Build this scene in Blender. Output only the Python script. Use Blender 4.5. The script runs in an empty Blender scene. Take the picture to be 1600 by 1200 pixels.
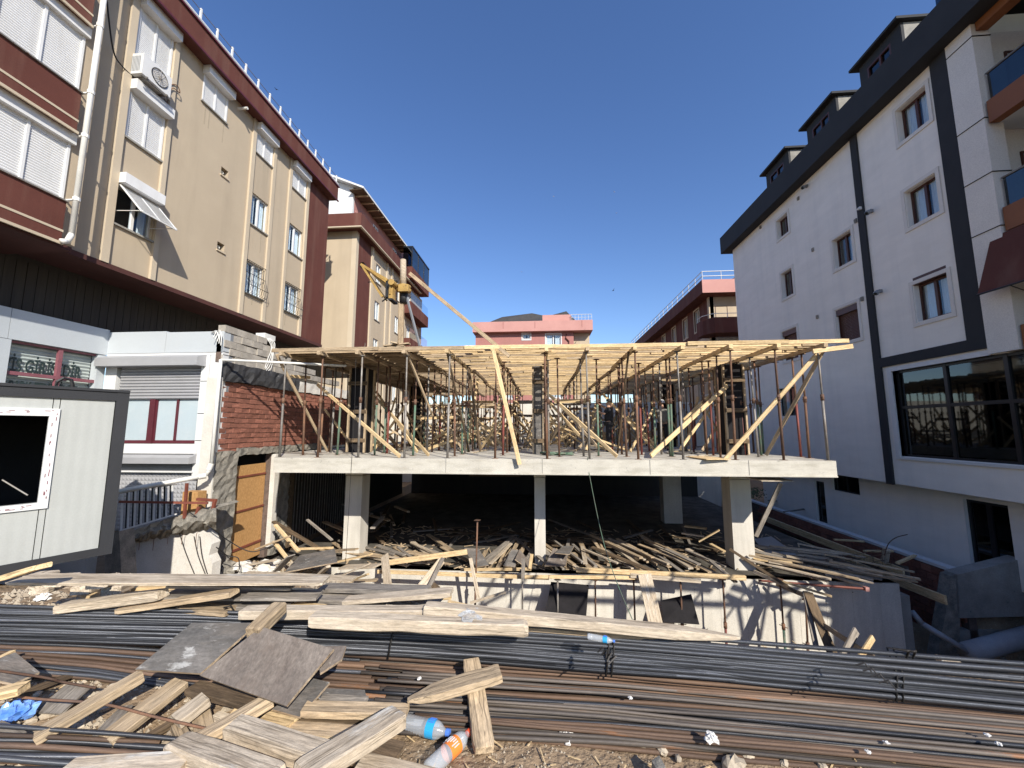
import bpy, math, random
from mathutils import Vector, Matrix
import numpy as np
random.seed(7)
R = math.radians
scene = bpy.context.scene
C = scene.collection

# ------------------------------------------------------------------ camera, sky, sun, exposure
F, PITCH, YAW, CZ = 610.0, R(6.6), R(4.45), 1.65
cam_d = bpy.data.cameras.new('camera'); cam = bpy.data.objects.new('camera', cam_d); C.objects.link(cam)
cam_d.sensor_width = 36; cam_d.lens = F * 36 / 1600; cam_d.clip_start = .05; cam_d.clip_end = 3000
cam.location = (0, 0, CZ); cam.rotation_euler = (R(90) + PITCH, 0, YAW)
scene.camera = cam
SUN = Vector((.33, -.53, .40)).normalized()            # towards the sun
EL = math.asin(SUN.z); AZ = math.atan2(SUN.x, SUN.y)
w = bpy.data.worlds.new('World'); scene.world = w; w.use_nodes = True
nt = w.node_tree; nt.nodes.clear()
sky = nt.nodes.new('ShaderNodeTexSky'); sky.sky_type = 'NISHITA'; sky.sun_disc = False
sky.sun_elevation = EL; sky.sun_rotation = AZ; sky.altitude = 0; sky.air_density = 1.0; sky.dust_density = .35; sky.ozone_density = 2.6
bg = nt.nodes.new('ShaderNodeBackground'); bg.inputs[1].default_value = .135
ow = nt.nodes.new('ShaderNodeOutputWorld')
hs_ = nt.nodes.new('ShaderNodeHueSaturation'); hs_.inputs['Saturation'].default_value = 1.16; hs_.inputs['Hue'].default_value = .51
nt.links.new(sky.outputs[0], hs_.inputs['Color']); nt.links.new(hs_.outputs[0], bg.inputs[0]); nt.links.new(bg.outputs[0], ow.inputs[0])
sd = bpy.data.lights.new('sun', 'SUN'); sd.energy = 4.6; sd.angle = R(.5); sd.color = (1, .94, .84)
so = bpy.data.objects.new('sun', sd); C.objects.link(so); so.rotation_euler = SUN.to_track_quat('Z', 'Y').to_euler(); so.location = (20, -20, 40)
scene.view_settings.view_transform = 'Standard'; scene.view_settings.look = 'None'
scene.view_settings.exposure = 0.5; scene.view_settings.gamma = 1

# ------------------------------------------------------------------ helpers
def at(px, py, **k):
    """point of the place seen at photograph pixel (px, py) on the plane X=, Y= or Z="""
    fw = Vector((-math.sin(YAW) * math.cos(PITCH), math.cos(YAW) * math.cos(PITCH), math.sin(PITCH)))
    r = Vector((math.cos(YAW), math.sin(YAW), 0)); u = r.cross(fw)
    d = r * (px - 800) / F - u * (py - 600) / F + fw
    c = Vector((0, 0, CZ)); a, v = list(k.items())[0]; i = 'XYZ'.index(a)
    return c + d * ((v - c[i]) / d[i])

class MB:
    def __init__(s, M=None): s.v = []; s.f = []; s.M = M or Matrix()
    def add(s, vs, fs, M=None):
        o = len(s.v); T = s.M @ M if M else s.M
        s.v += [tuple(T @ Vector(p)) for p in vs]; s.f += [tuple(i + o for i in f) for f in fs]; return s
    def box(s, x0, y0, z0, x1, y1, z1, M=None):
        x0, x1 = min(x0, x1), max(x0, x1); y0, y1 = min(y0, y1), max(y0, y1); z0, z1 = min(z0, z1), max(z0, z1)
        return s.add([(x0,y0,z0),(x1,y0,z0),(x1,y1,z0),(x0,y1,z0),(x0,y0,z1),(x1,y0,z1),(x1,y1,z1),(x0,y1,z1)],
                     [(0,3,2,1),(4,5,6,7),(0,1,5,4),(1,2,6,5),(2,3,7,6),(3,0,4,7)], M)
    def beam(s, p0, p1, wd, ht, up=(0,0,1)):
        M, L = frame(p0, p1, up); return s.box(0, -wd/2, -ht/2, L, wd/2, ht/2, M)
    def tube(s, p0, p1, r, n=8, r1=None, cap=True):
        M, L = frame(p0, p1); r1 = r if r1 is None else r1
        vs = []; fs = []
        for i in range(n):
            a = 2*math.pi*i/n; vs += [(0, r*math.cos(a), r*math.sin(a)), (L, r1*math.cos(a), r1*math.sin(a))]
        for i in range(n):
            j = (i+1) % n; fs.append((2*i, 2*j, 2*j+1, 2*i+1))
        if cap: fs += [tuple(2*i for i in reversed(range(n))), tuple(2*i+1 for i in range(n))]
        return s.add(vs, fs, M)
    def path(s, pts, r, n=6):
        pts = [Vector(p) for p in pts]; o = []; vs = []
        for k, p in enumerate(pts):
            t = (pts[min(k+1, len(pts)-1)] - pts[max(k-1, 0)]).normalized()
            a = t.cross(Vector((0,0,1)));
            if a.length < .05: a = t.cross(Vector((0,1,0)))
            a.normalize(); b = a.cross(t)
            for i in range(n):
                g = 2*math.pi*i/n; vs.append(p + a*r*math.cos(g) + b*r*math.sin(g))
        fs = []
        for k in range(len(pts)-1):
            for i in range(n):
                j = (i+1) % n; fs.append((k*n+i, (k+1)*n+i, (k+1)*n+j, k*n+j))
        fs += [tuple(range(n)), tuple((len(pts)-1)*n+i for i in reversed(range(n)))]
        return s.add(vs, fs)
    def poly(s, pts, d):
        """polygon pts extruded by vector d"""
        n = len(pts); d = Vector(d); vs = [Vector(p) for p in pts]; vs += [p + d for p in vs]
        fs = [tuple(reversed(range(n))), tuple(n+i for i in range(n))] + [(i, (i+1)%n, n+(i+1)%n, n+i) for i in range(n)]
        return s.add(vs, fs)
    def lathe(s, prof, n=16, M=None):
        """profile [(x, r)] turned about the local X axis"""
        vs = []; fs = []
        for x, r in prof:
            for i in range(n): a = 2*math.pi*i/n; vs.append((x, r*math.cos(a), r*math.sin(a)))
        for k in range(len(prof)-1):
            for i in range(n):
                j = (i+1) % n; fs.append((k*n+i, k*n+j, (k+1)*n+j, (k+1)*n+i))
        return s.add(vs, fs, M)
    def wall(s, W, H, holes, T, x0=0, z0=0):
        """panel x0..W, z0..H with holes, thickness T into +y"""
        xs = sorted({x0, W} | {v for h in holes for v in (h[0], h[2]) if x0 < v < W}); zs = sorted({z0, H} | {v for h in holes for v in (h[1], h[3]) if z0 < v < H})
        for a, b in zip(zs, zs[1:]):
            st = None; cz = (a+b)/2
            for c, d in list(zip(xs, xs[1:])) + [(None, None)]:
                solid = c is not None and not any(h[0] < (c+d)/2 < h[2] and h[1] < cz < h[3] for h in holes)
                if solid:
                    if st is None: st = c
                    en = d
                elif st is not None:
                    s.box(st, 0, a, en, T, b); st = None
        return s
    def build(s, name, m, parent=None, smooth=False, world=True, mesh=None):
        me = mesh or bpy.data.meshes.new(name)
        if mesh is None:
            me.from_pydata([tuple(p) for p in s.v], [], s.f)
            if m: me.materials.append(m)
            if smooth: me.polygons.foreach_set('use_smooth', [True]*len(me.polygons))
            me.update()
        o = bpy.data.objects.new(name, me); C.objects.link(o)
        if parent:
            o.parent = parent
            if world: o.matrix_parent_inverse = wm(parent).inverted()
        return o
def wm(o):
    m = Matrix.LocRotScale(o.location, o.rotation_euler, o.scale)
    return (wm(o.parent) @ o.matrix_parent_inverse @ m) if o.parent else m
def frame(p0, p1, up=(0,0,1)):
    p0 = Vector(p0); p1 = Vector(p1); x = (p1-p0); L = x.length; x.normalize(); up = Vector(up)
    y = up.cross(x)
    if y.length < 1e-3: y = Vector((0,1,0)).cross(x)
    if y.length < 1e-3: y = Vector((1,0,0)).cross(x)
    y.normalize(); z = x.cross(y)
    M = Matrix((x, y, z)).transposed().to_4x4(); M.translation = p0
    return M, L
def tag(o, label=None, cat=None, group=None, kind=None):
    if label: o['label'] = label
    if cat: o['category'] = cat
    if group: o['group'] = group
    if kind: o['kind'] = kind
    return o
def empty(name, loc, label, cat, group=None):
    o = bpy.data.objects.new(name, None); C.objects.link(o); o.location = loc; o.empty_display_size = .2
    return tag(o, label, cat, group)
def dup(o, parent=None):
    c = o.copy(); C.objects.link(c)
    if parent: c.parent = parent
    for ch in [x for x in KIDS.get(o.name, [])]: dup(ch, c)
    return c
def nth(n): return ['zeroth','first','second','third','fourth','fifth','sixth','seventh','eighth','ninth','tenth','eleventh','twelfth','thirteenth'][n] if n < 14 else f"{n}{'th' if 10 < n % 100 < 20 else {1:'st',2:'nd',3:'rd'}.get(n % 10,'th')}"
def part_of(x, a, b, names=('left','middle left','middle','middle right','right')): return names[max(0, min(len(names)-1, int((x-a)/(b-a)*len(names))))]
KIDS = {}
def kid(p, c): KIDS.setdefault(p.name, []).append(c); return c
rnd = random.uniform

# ------------------------------------------------------------------ materials
def material(name): 
    m = bpy.data.materials.new(name); m.use_nodes = True; t = m.node_tree; b = t.nodes['Principled BSDF']
    return m, t, b
def node(t, ty, **k):
    n = t.nodes.new(ty)
    for a, v in k.items():
        if a in n.inputs: n.inputs[a].default_value = v
        else: setattr(n, a, v)
    return n
def surf(name, c1, c2=None, rough=.8, scale=3, stretch=(1,1,1), bump=.15, bscale=40, spots=None, metal=0, objrand=0.0, detail=6, grain=.22, gscale=55, crack=None, stain=None, streak=None, spec=.4, coords='Object', lo=.35, hi=.7, bdist=.01, stripes=None):
    """procedural surface: two tones, fine relief, optional stains, streaks and per-object variation"""
    m, t, b = material(name); L = t.links.new
    tc = node(t, 'ShaderNodeTexCoord'); mp = node(t, 'ShaderNodeMapping'); mp.inputs['Scale'].default_value = stretch
    L(tc.outputs[coords], mp.inputs[0]); vec = mp.outputs[0]
    oi = node(t, 'ShaderNodeObjectInfo')
    if objrand:
        ad = node(t, 'ShaderNodeVectorMath', operation='ADD'); sc = node(t, 'ShaderNodeMath', operation='MULTIPLY'); sc.inputs[1].default_value = 37.
        L(oi.outputs['Random'], sc.inputs[0]); L(vec, ad.inputs[0]); L(sc.outputs[0], ad.inputs[1]); vec = ad.outputs[0]
    n1 = node(t, 'ShaderNodeTexNoise', Scale=scale, Detail=detail, Roughness=.62); L(vec, n1.inputs['Vector'])
    rp = node(t, 'ShaderNodeValToRGB'); rp.color_ramp.elements[0].position = lo; rp.color_ramp.elements[1].position = hi
    c2 = c2 or tuple(x*.8 for x in c1)
    rp.color_ramp.elements[0].color = (*c2, 1); rp.color_ramp.elements[1].color = (*c1, 1)
    L(n1.outputs[0], rp.inputs[0]); col = rp.outputs[0]
    def mix(col, fac, c, blend='MIX'):
        mx = node(t, 'ShaderNodeMix', data_type='RGBA', blend_type=blend)
        if isinstance(fac, float): mx.inputs[0].default_value = fac
        else: L(fac, mx.inputs[0])
        L(col, mx.inputs[6]); mx.inputs[7].default_value = (*c, 1); return mx.outputs[2]
    if streak:      # (colour, amount, scale vector)
        m2 = node(t, 'ShaderNodeMapping'); m2.inputs['Scale'].default_value = streak[2]; L(tc.outputs[coords], m2.inputs[0])
        n2 = node(t, 'ShaderNodeTexNoise', Scale=1.0, Detail=5, Roughness=.6); L(m2.outputs[0], n2.inputs['Vector'])
        r2 = node(t, 'ShaderNodeMapRange'); r2.inputs[1].default_value = .48; r2.inputs[2].default_value = .72; r2.inputs[4].default_value = streak[1]; L(n2.outputs[0], r2.inputs[0])
        col = mix(col, r2.outputs[0], streak[0])
    if spots:       # (colour, threshold, scale)
        n3 = node(t, 'ShaderNodeTexNoise', Scale=spots[2], Detail=8, Roughness=.7); L(vec, n3.inputs['Vector'])
        r3 = node(t, 'ShaderNodeMapRange'); r3.inputs[1].default_value = spots[1]; r3.inputs[2].default_value = spots[1]+.06; L(n3.outputs[0], r3.inputs[0])
        col = mix(col, r3.outputs[0], spots[0])
    if grain:       # dust and pores: fine value variation
        n4 = node(t, 'ShaderNodeTexNoise', Scale=gscale, Detail=8, Roughness=.75); L(vec, n4.inputs['Vector'])
        r4 = node(t, 'ShaderNodeMapRange'); r4.inputs[1].default_value = .3; r4.inputs[2].default_value = .7; r4.inputs[3].default_value = 1-grain; r4.inputs[4].default_value = 1+grain; L(n4.outputs[0], r4.inputs[0])
        h4 = node(t, 'ShaderNodeHueSaturation'); L(col, h4.inputs['Color']); L(r4.outputs[0], h4.inputs['Value']); col = h4.outputs[0]
    if crack:       # thin dark checks along the grain
        m5 = node(t, 'ShaderNodeMapping'); m5.inputs['Scale'].default_value = crack[1]; L(vec, m5.inputs[0])
        n5 = node(t, 'ShaderNodeTexNoise', Scale=1.0, Detail=4, Roughness=.55, Distortion=.4); L(m5.outputs[0], n5.inputs['Vector'])
        a5 = node(t, 'ShaderNodeMath', operation='SUBTRACT'); a5.inputs[1].default_value = .5; L(n5.outputs[0], a5.inputs[0]); b5 = node(t, 'ShaderNodeMath', operation='ABSOLUTE'); L(a5.outputs[0], b5.inputs[0])
        r5 = node(t, 'ShaderNodeMapRange'); r5.inputs[1].default_value = .0; r5.inputs[2].default_value = .022; r5.inputs[3].default_value = crack[2]; r5.inputs[4].default_value = 0; L(b5.outputs[0], r5.inputs[0])
        col = mix(col, r5.outputs[0], crack[0])
    if stain:       # irregular dark stains
        n6 = node(t, 'ShaderNodeTexNoise', Scale=stain[1], Detail=10, Roughness=.72, Distortion=.6); L(vec, n6.inputs['Vector'])
        r6 = node(t, 'ShaderNodeMapRange'); r6.inputs[1].default_value = stain[2]; r6.inputs[2].default_value = stain[2]+.12; r6.inputs[4].default_value = stain[3]; L(n6.outputs[0], r6.inputs[0])
        col = mix(col, r6.outputs[0], stain[0])
    if objrand:
        hs = node(t, 'ShaderNodeHueSaturation'); mr = node(t, 'ShaderNodeMapRange'); mr.inputs[3].default_value = 1-objrand; mr.inputs[4].default_value = 1+objrand
        L(oi.outputs['Random'], mr.inputs[0]); L(mr.outputs[0], hs.inputs['Value']); L(col, hs.inputs['Color']); col = hs.outputs[0]
    L(col, b.inputs['Base Color'])
    if stripes:
        sp = node(t, 'ShaderNodeTexWave', wave_type='BANDS', bands_direction=stripes[0], Scale=stripes[1]); L(tc.outputs['Object'], sp.inputs['Vector'])
    nb = node(t, 'ShaderNodeTexNoise', Scale=bscale, Detail=5); L(vec, nb.inputs['Vector'])
    bp = node(t, 'ShaderNodeBump', Strength=bump, Distance=bdist)
    L(sp.outputs[0] if stripes else nb.outputs[0], bp.inputs['Height']); L(bp.outputs[0], b.inputs['Normal'])
    b.inputs['Roughness'].default_value = rough; b.inputs['Metallic'].default_value = metal; b.inputs['Specular IOR Level'].default_value = spec
    return m
def plain(name, c, rough=.5, metal=0, spec=.5):
    m, t, b = material(name); b.inputs['Base Color'].default_value = (*c, 1); b.inputs['Roughness'].default_value = rough
    b.inputs['Metallic'].default_value = metal; b.inputs['Specular IOR Level'].default_value = spec; return m
M = {}
M['beige'] = surf('beige_stucco', (.485,.40,.29), (.44,.36,.26), .9, .5, grain=.07, bump=.35, bscale=60, streak=((.30,.245,.18), .38, (1.1,1.1,.12)), spots=((.40,.33,.25), .66, 1.6), spec=.2)
M['beige_trim'] = surf('beige_trim', (.53,.45,.335), (.48,.40,.295), .85, .7, grain=.07, bump=.2, bscale=60, spec=.2)
M['stainb'] = surf('grimy_beige_stucco', (.40,.335,.245), (.36,.30,.22), .95, 4, bump=.3, bscale=60, spec=.1)
M['brown'] = surf('brown_stucco', (.125,.045,.034), (.105,.038,.029), .85, 1.2, grain=.07, bump=.3, bscale=70, streak=((.20,.12,.09), .35, (2,2,.2)), spec=.2)
M['pink'] = surf('pink_stucco', (.42,.195,.17), (.36,.165,.145), .85, .4, grain=.07, bump=.2, bscale=30, streak=((.25,.14,.12), .4, (1.2,1.2,.12)), spec=.2)
M['pink_light'] = surf('pink_light_stucco', (.52,.28,.245), (.46,.24,.21), .85, .5, grain=.07, bump=.2, bscale=30, spec=.2)
M['white'] = surf('white_paint', (.66,.66,.65), (.60,.60,.59), .6, 2, grain=.07, bump=.08, bscale=50)
M['rwall'] = surf('white_brick_render', (.86,.81,.74), (.79,.745,.68), .9, .8, grain=.07, bump=.5, bscale=26, stretch=(1,1,3.2), streak=((.55,.54,.52), .22, (2.2,2.2,.16)), spec=.15, bdist=.012)
M['rtrim'] = surf('pale_render_trim', (.72,.68,.62), (.66,.62,.57), .85, 1, bump=.1, spec=.2)
M['anth'] = surf('anthracite_render', (.036,.037,.041), (.030,.031,.034), .8, 1.5, grain=.07, bump=.3, bscale=60, spec=.25)
M['orange'] = surf('copper_cladding', (.24,.085,.025), (.20,.07,.022), .55, 1.5, grain=.07, bump=.05)
M['redframe'] = surf('maroon_frame', (.10,.018,.028), (.08,.015,.022), .45, 4, bump=.05)
M['pinkframe'] = surf('faded_maroon_frame', (.24,.09,.11), (.20,.07,.085), .5, 4, bump=.05)
M['brownframe'] = surf('brown_upvc', (.085,.028,.016), (.06,.02,.012), .4, 6, stretch=(1,1,.2), bump=.05)
M['blackframe'] = plain('black_frame', (.012,.012,.014), .4)
M['clad'] = surf('pale_metal_cladding', (.47,.50,.52), (.43,.46,.48), .45, .8, grain=.07, bump=.03, bscale=10, streak=((.45,.46,.46), .25, (2.5,2.5,.3)))
M['alu'] = surf('roller_aluminium', (.40,.40,.41), (.35,.35,.36), .5, 2, grain=.07, bump=.05, metal=.2)
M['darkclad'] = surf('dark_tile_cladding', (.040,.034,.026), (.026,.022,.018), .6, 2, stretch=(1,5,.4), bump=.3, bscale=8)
M['soffit'] = surf('dark_red_soffit', (.085,.03,.024), (.06,.022,.018), .8, 1.5, bump=.2, spots=((.15,.09,.07), .66, 3))
M['conc'] = surf('pale_new_concrete', (.58,.545,.47), (.46,.43,.37), .92, 1.3, bump=.4, bscale=30, spots=((.33,.31,.27), .60, 7), streak=((.34,.31,.25), .7, (1.6,1.6,7)), spec=.2, detail=9)
M['concwall'] = surf('formed_concrete', (.66,.62,.54), (.54,.51,.45), .92, .9, bump=.4, bscale=25, spots=((.25,.23,.20), .7, 7), streak=((.36,.33,.28), .5, (3,3,.35)), spec=.2, detail=9)
M['concold'] = surf('old_rough_concrete', (.33,.30,.25), (.16,.15,.13), .95, 5, bump=.7, bscale=45, grain=.4, spots=((.05,.05,.05), .62, 2.2), spec=.15, detail=10, bdist=.012)
M['concgrey'] = surf('grey_concrete', (.34,.325,.29), (.22,.21,.19), .92, 1.8, bump=.5, bscale=20, spots=((.11,.11,.10), .64, 3), spec=.2)
M['concdirtyshade'] = surf('dirty_shaded_slab_concrete', (.15,.135,.115), (.07,.065,.055), .95, 2, bump=.5, bscale=20, spots=((.07,.065,.06), .6, 3), spec=.1)  # dirt, with the basement shade put into the tone as well
M['tar'] = surf('black_bitumen_band', (.055,.055,.058), (.025,.025,.027), .8, 3, bump=.8, bscale=14, spots=((.30,.29,.27), .66, 4.5))
M['plaster'] = surf('white_broken_plaster', (.66,.63,.58), (.56,.53,.47), .95, 1.6, bump=.5, bscale=18, spots=((.38,.30,.20), .7, 3))
M['block'] = surf('concrete_block', (.44,.40,.34), (.30,.27,.23), .95, 4, bump=.8, bscale=25, spots=((.15,.14,.12), .66, 4), objrand=.15)
M['brick'] = surf('red_hollow_brick', (.30,.125,.085), (.20,.08,.055), .9, 7, bump=.6, bscale=30, stretch=(1,1,4), objrand=.22, spots=((.42,.34,.28), .7, 6))
M['mortar'] = surf('mortar', (.17,.12,.10), (.10,.075,.06), .95, 9, bump=.8, bscale=30)
M['osb'] = surf('osb_board', (.52,.30,.12), (.36,.19,.07), .75, 14, stretch=(1,1.8,1), bump=.3, bscale=40, spots=((.62,.38,.16), .62, 22))
def wood(name, a, b_, dirt, rough=.85, objrand=.18, spots=None):
    """timber: grain runs along the local X axis"""
    return surf(name, a, b_, rough, 6, stretch=(.35,1.7,1.7), bump=.7, bscale=30, objrand=objrand, grain=.34, gscale=38, crack=(tuple(x*.45 for x in dirt), (1.1,13,13), .75), stain=(tuple(x*.9 for x in dirt), 5.5, .54, .6), streak=(dirt, .45, (2.2,26,26)), spots=spots, spec=.2, bdist=.006)
M['w_new'] = wood('fresh_pine', (.74,.57,.34), (.60,.43,.23), (.38,.26,.13), spots=((.50,.45,.36), .72, 2.5))
M['w_used'] = wood('used_pine', (.54,.42,.28), (.38,.28,.175), (.22,.17,.12), spots=((.52,.48,.42), .66, 2.2))
M['w_cem'] = wood('cement_stained_timber', (.62,.53,.41), (.46,.375,.275), (.27,.21,.15), spots=((.60,.57,.51), .60, 2.6), objrand=.12)
M['w_grey'] = wood('weathered_grey_board', (.36,.32,.27), (.20,.175,.15), (.13,.115,.10), spots=((.46,.44,.40), .64, 3))
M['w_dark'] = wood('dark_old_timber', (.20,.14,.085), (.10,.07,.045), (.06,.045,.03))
M['ply_grey'] = surf('used_plywood_grey', (.17,.155,.14), (.085,.08,.075), .85, 4, stretch=(.5,1.5,1), bump=.4, bscale=30, spots=((.34,.33,.31), .60, 9), grain=.4, gscale=45, stain=((.10,.085,.07), 3.5, .52, .6), objrand=.12, streak=((.24,.20,.165), .75, (2.2,6,1)), detail=10)
M['ply_tan'] = surf('used_plywood_tan', (.22,.185,.155), (.13,.108,.092), .85, 4, stretch=(1.2,.6,1), bump=.4, bscale=30, spots=((.38,.35,.31), .60, 8), grain=.4, gscale=45, stain=((.13,.10,.08), 3.5, .52, .6), objrand=.05, streak=((.11,.085,.07), .75, (6,2.4,1)), detail=10)
M['ply_edge'] = wood('plywood_edge', (.52,.42,.30), (.34,.25,.17), (.22,.16,.11))
M['ply_black'] = surf('film_faced_plywood', (.022,.020,.022), (.014,.013,.014), .8, 4, spec=.15, bump=.25, bscale=20, spots=((.12,.11,.11), .67, 16), objrand=.1)
M['rust'] = surf('rusty_steel', (.20,.10,.055), (.09,.055,.04), .8, 2.5, bump=.3, bscale=50, objrand=.3, spots=((.30,.28,.26), .66, 3))
M['green'] = surf('green_prop_paint', (.09,.20,.13), (.13,.13,.10), .6, 5, bump=.2, objrand=.2, spots=((.16,.09,.05), .60, 6))
M['redp'] = surf('red_prop_paint', (.23,.05,.04), (.14,.05,.035), .6, 5, bump=.2, objrand=.2, spots=((.34,.31,.27), .66, 6))
M['galv'] = surf('grey_prop_steel', (.29,.28,.26), (.18,.15,.125), .6, 5, bump=.2, metal=.3, objrand=.2, spots=((.14,.08,.05), .62, 5))
M['oxide'] = surf('red_oxide_steel', (.22,.065,.04), (.15,.045,.03), .6, 5, bump=.2)
def rebar_mat(name, a, b_, spots, rough, metal, rand):
    m = surf(name, a, b_, rough, 2.2, stretch=(.35,3,3), bump=.6, bscale=60, objrand=rand, spots=spots, metal=metal, spec=.5, stripes=('X', 55), bdist=.0025)
    return m
M['rb_dark'] = rebar_mat('mill_scale_steel', (.125,.13,.145), (.065,.068,.076), ((.28,.28,.28), .69, 4), .36, .55, .35)
M['rb_rust'] = rebar_mat('rust_filmed_steel', (.22,.135,.085), (.10,.066,.048), ((.34,.15,.06), .61, 1.6), .62, .25, .4)
M['rb_mid'] = rebar_mat('dull_grey_brown_steel', (.20,.165,.135), (.10,.085,.075), ((.32,.15,.07), .60, 2.2), .55, .35, .4)
M['wire'] = plain('tie_wire', (.03,.027,.025), .6, .4)
M['pvc'] = surf('white_pvc', (.72,.71,.67), (.62,.61,.57), .4, 3, grain=.07, bump=.05)
M['greypipe'] = surf('grey_pipe', (.34,.36,.38), (.27,.28,.30), .45, 3, bump=.1)
M['shutter'] = surf('white_shutter_plastic', (.72,.72,.71), (.66,.66,.65), .45, 2, grain=.07, bump=.03, streak=((.50,.48,.43), .35, (3,3,.5)))
M['yellow'] = surf('worn_yellow_paint', (.46,.30,.09), (.32,.20,.06), .5, 6, bump=.3, spots=((.10,.06,.04), .60, 7))
M['black'] = plain('black_rubber', (.012,.012,.013), .6)
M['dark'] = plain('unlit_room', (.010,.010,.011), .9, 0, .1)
M['slat'] = surf('dull_green_grey_slat', (.40,.44,.42), (.36,.40,.38), .5, 2, bump=.05, grain=.05)
M['grey'] = surf('mid_grey_sheet', (.22,.23,.25), (.18,.19,.2), .5, 2, bump=.05)
M['curtain'] = surf('pale_curtain', (.85,.86,.86), (.68,.70,.72), .9, 5, grain=.07, stretch=(9,9,.3), bump=.3, bscale=6)
M['roof'] = surf('dark_slate_roof', (.055,.052,.05), (.04,.038,.037), .8, 2, bump=.3, bscale=15)
M['dirt'] = surf('dry_dirt', (.36,.26,.165), (.25,.18,.115), .95, 2.2, bump=1.0, bscale=24, spots=((.44,.36,.26), .60, 9), spec=.1, detail=12, bdist=.03)
M['stone'] = surf('pale_rubble', (.50,.43,.33), (.33,.27,.20), .95, 5, bump=.8, bscale=18, objrand=.22, spec=.15)
M['asph'] = surf('asphalt', (.05,.05,.052), (.04,.04,.042), .9, 3, bump=.3)
M['sandwich'] = surf('cream_sandwich_panel', (.40,.41,.39), (.37,.38,.36), .5, 1.2, grain=.07, bump=.35, stripes=('X', 5.5), bdist=.004, spots=((.36,.31,.24), .74, 1.7))
M['paper'] = surf('crumpled_paper', (.78,.76,.72), (.6,.58,.55), .8, 8, bump=.4)
M['leaf'] = surf('leaf_green', (.055,.10,.03), (.03,.06,.02), .6, 5, objrand=.3)
M['bark'] = surf('bark', (.10,.07,.05), (.05,.037,.028), .9, 6, bump=.8)
M['skin'] = plain('skin', (.42,.24,.16), .6); M['cloth_dark'] = surf('dark_work_clothes', (.02,.02,.024), None, .9, 8); M['cloth_grey'] = surf('grey_work_shirt', (.20,.19,.17), None, .9, 8)
M['ink'] = plain('dark_green_lettering', (.015,.03,.03), .6)
def glass(name, tint, rough=.03, tr=.25):
    m, t, b = material(name); t.nodes.remove(b); out = t.nodes['Material Output']
    g = node(t, 'ShaderNodeBsdfGlossy', Roughness=rough); g.inputs[0].default_value = (.9,.95,1,1)
    tp = node(t, 'ShaderNodeBsdfTransparent'); tp.inputs[0].default_value = (*tint, 1)
    fr = node(t, 'ShaderNodeFresnel', IOR=1.55); mr = node(t, 'ShaderNodeMapRange'); mr.inputs[3].default_value = tr*.1; mr.inputs[4].default_value = 1
    mx = node(t, 'ShaderNodeMixShader'); t.links.new(fr.outputs[0], mr.inputs[0]); gm = node(t, 'ShaderNodeNewGeometry'); iv = node(t, 'ShaderNodeMath', operation='SUBTRACT'); iv.inputs[0].default_value = 1; t.links.new(gm.outputs['Backfacing'], iv.inputs[1]); ml = node(t, 'ShaderNodeMath', operation='MULTIPLY'); t.links.new(mr.outputs[0], ml.inputs[0]); t.links.new(iv.outputs[0], ml.inputs[1]); t.links.new(ml.outputs[0], mx.inputs[0]); t.links.new(tp.outputs[0], mx.inputs[1]); t.links.new(g.outputs[0], mx.inputs[2]); t.links.new(mx.outputs[0], out.inputs[0])
    return m
M['glass'] = glass('window_glass', (.88,.92,.94)); M['glassblue'] = glass('blue_balcony_glass', (.12,.17,.22), tr=.3); M['glassdark'] = glass('smoked_glass', (.16,.17,.18))
M['glasswhite'] = surf('frosted_glass', (.42,.49,.52), (.38,.45,.48), .18, .8, grain=.07, bump=.02, streak=((.5,.52,.52), .3, (2,2,2)))
def plastic():
    m, t, b = material('clear_plastic'); out = t.nodes['Material Output']; b.inputs['Base Color'].default_value = (.62,.66,.70,1); b.inputs['Roughness'].default_value = .15
    tp = node(t, 'ShaderNodeBsdfTransparent'); mx = node(t, 'ShaderNodeMixShader'); mx.inputs[0].default_value = .38
    t.links.new(tp.outputs[0], mx.inputs[1]); t.links.new(b.outputs[0], mx.inputs[2]); t.links.new(mx.outputs[0], out.inputs[0]); return m
M['petclear'] = plastic()
M['petblue'] = plain('blue_label', (.03,.33,.62), .35); M['petorange'] = plain('orange_label', (.85,.22,.04), .35); M['petred'] = plain('orange_red_cap', (.75,.10,.04), .4); M['petcap'] = plain('blue_cap', (.08,.20,.62), .4)
M['bluebag'] = surf('blue_plastic_bag', (.06,.20,.62), (.25,.42,.75), .25, 9, bump=.7, bscale=14)
M['helmet'] = plain('white_hard_hat', (.8,.8,.78), .3)

# ------------------------------------------------------------------ ground
def sm(t): t = max(0, min(1, t)); return t*t*(3-2*t)
def gz(x, y):
    near = .02*math.sin(x*3.1+y) + .02*math.sin(y*4.3-x*1.3)
    e = 2.97 + .06*math.sin(x*2.3) + sm((-.1-x)/2.2)*1.25
    pit = near + (-5.2-near)*sm((y-e)/1.1)
    left = -.05 - .45*sm((y-3.6)/1.6) - 1.6*sm((y-5.0)/2.4)
    z = left + (pit-left)*sm((x+6.3)/1.5) if y > 3.4 else near
    if y > 11.2 and x < 9.3: z = -5.3
    if x > 8.8: z = max(z, -5.2) + sm((x-8.8)/3)*(.9 + .25*math.sin(y*2.3+x*3)) * (1 if y > 5 else 0)
    if x > 11.5 and y > 12: z = -2.62
    if x < -8.6 and y > 9: z = -2.0
    if y > 27: z = z + (-1.5 - z)*sm((y-27)/3)
    if x < -14 or x > 24: z = -1.5 if y > 8 else -.3
    return z
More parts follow.
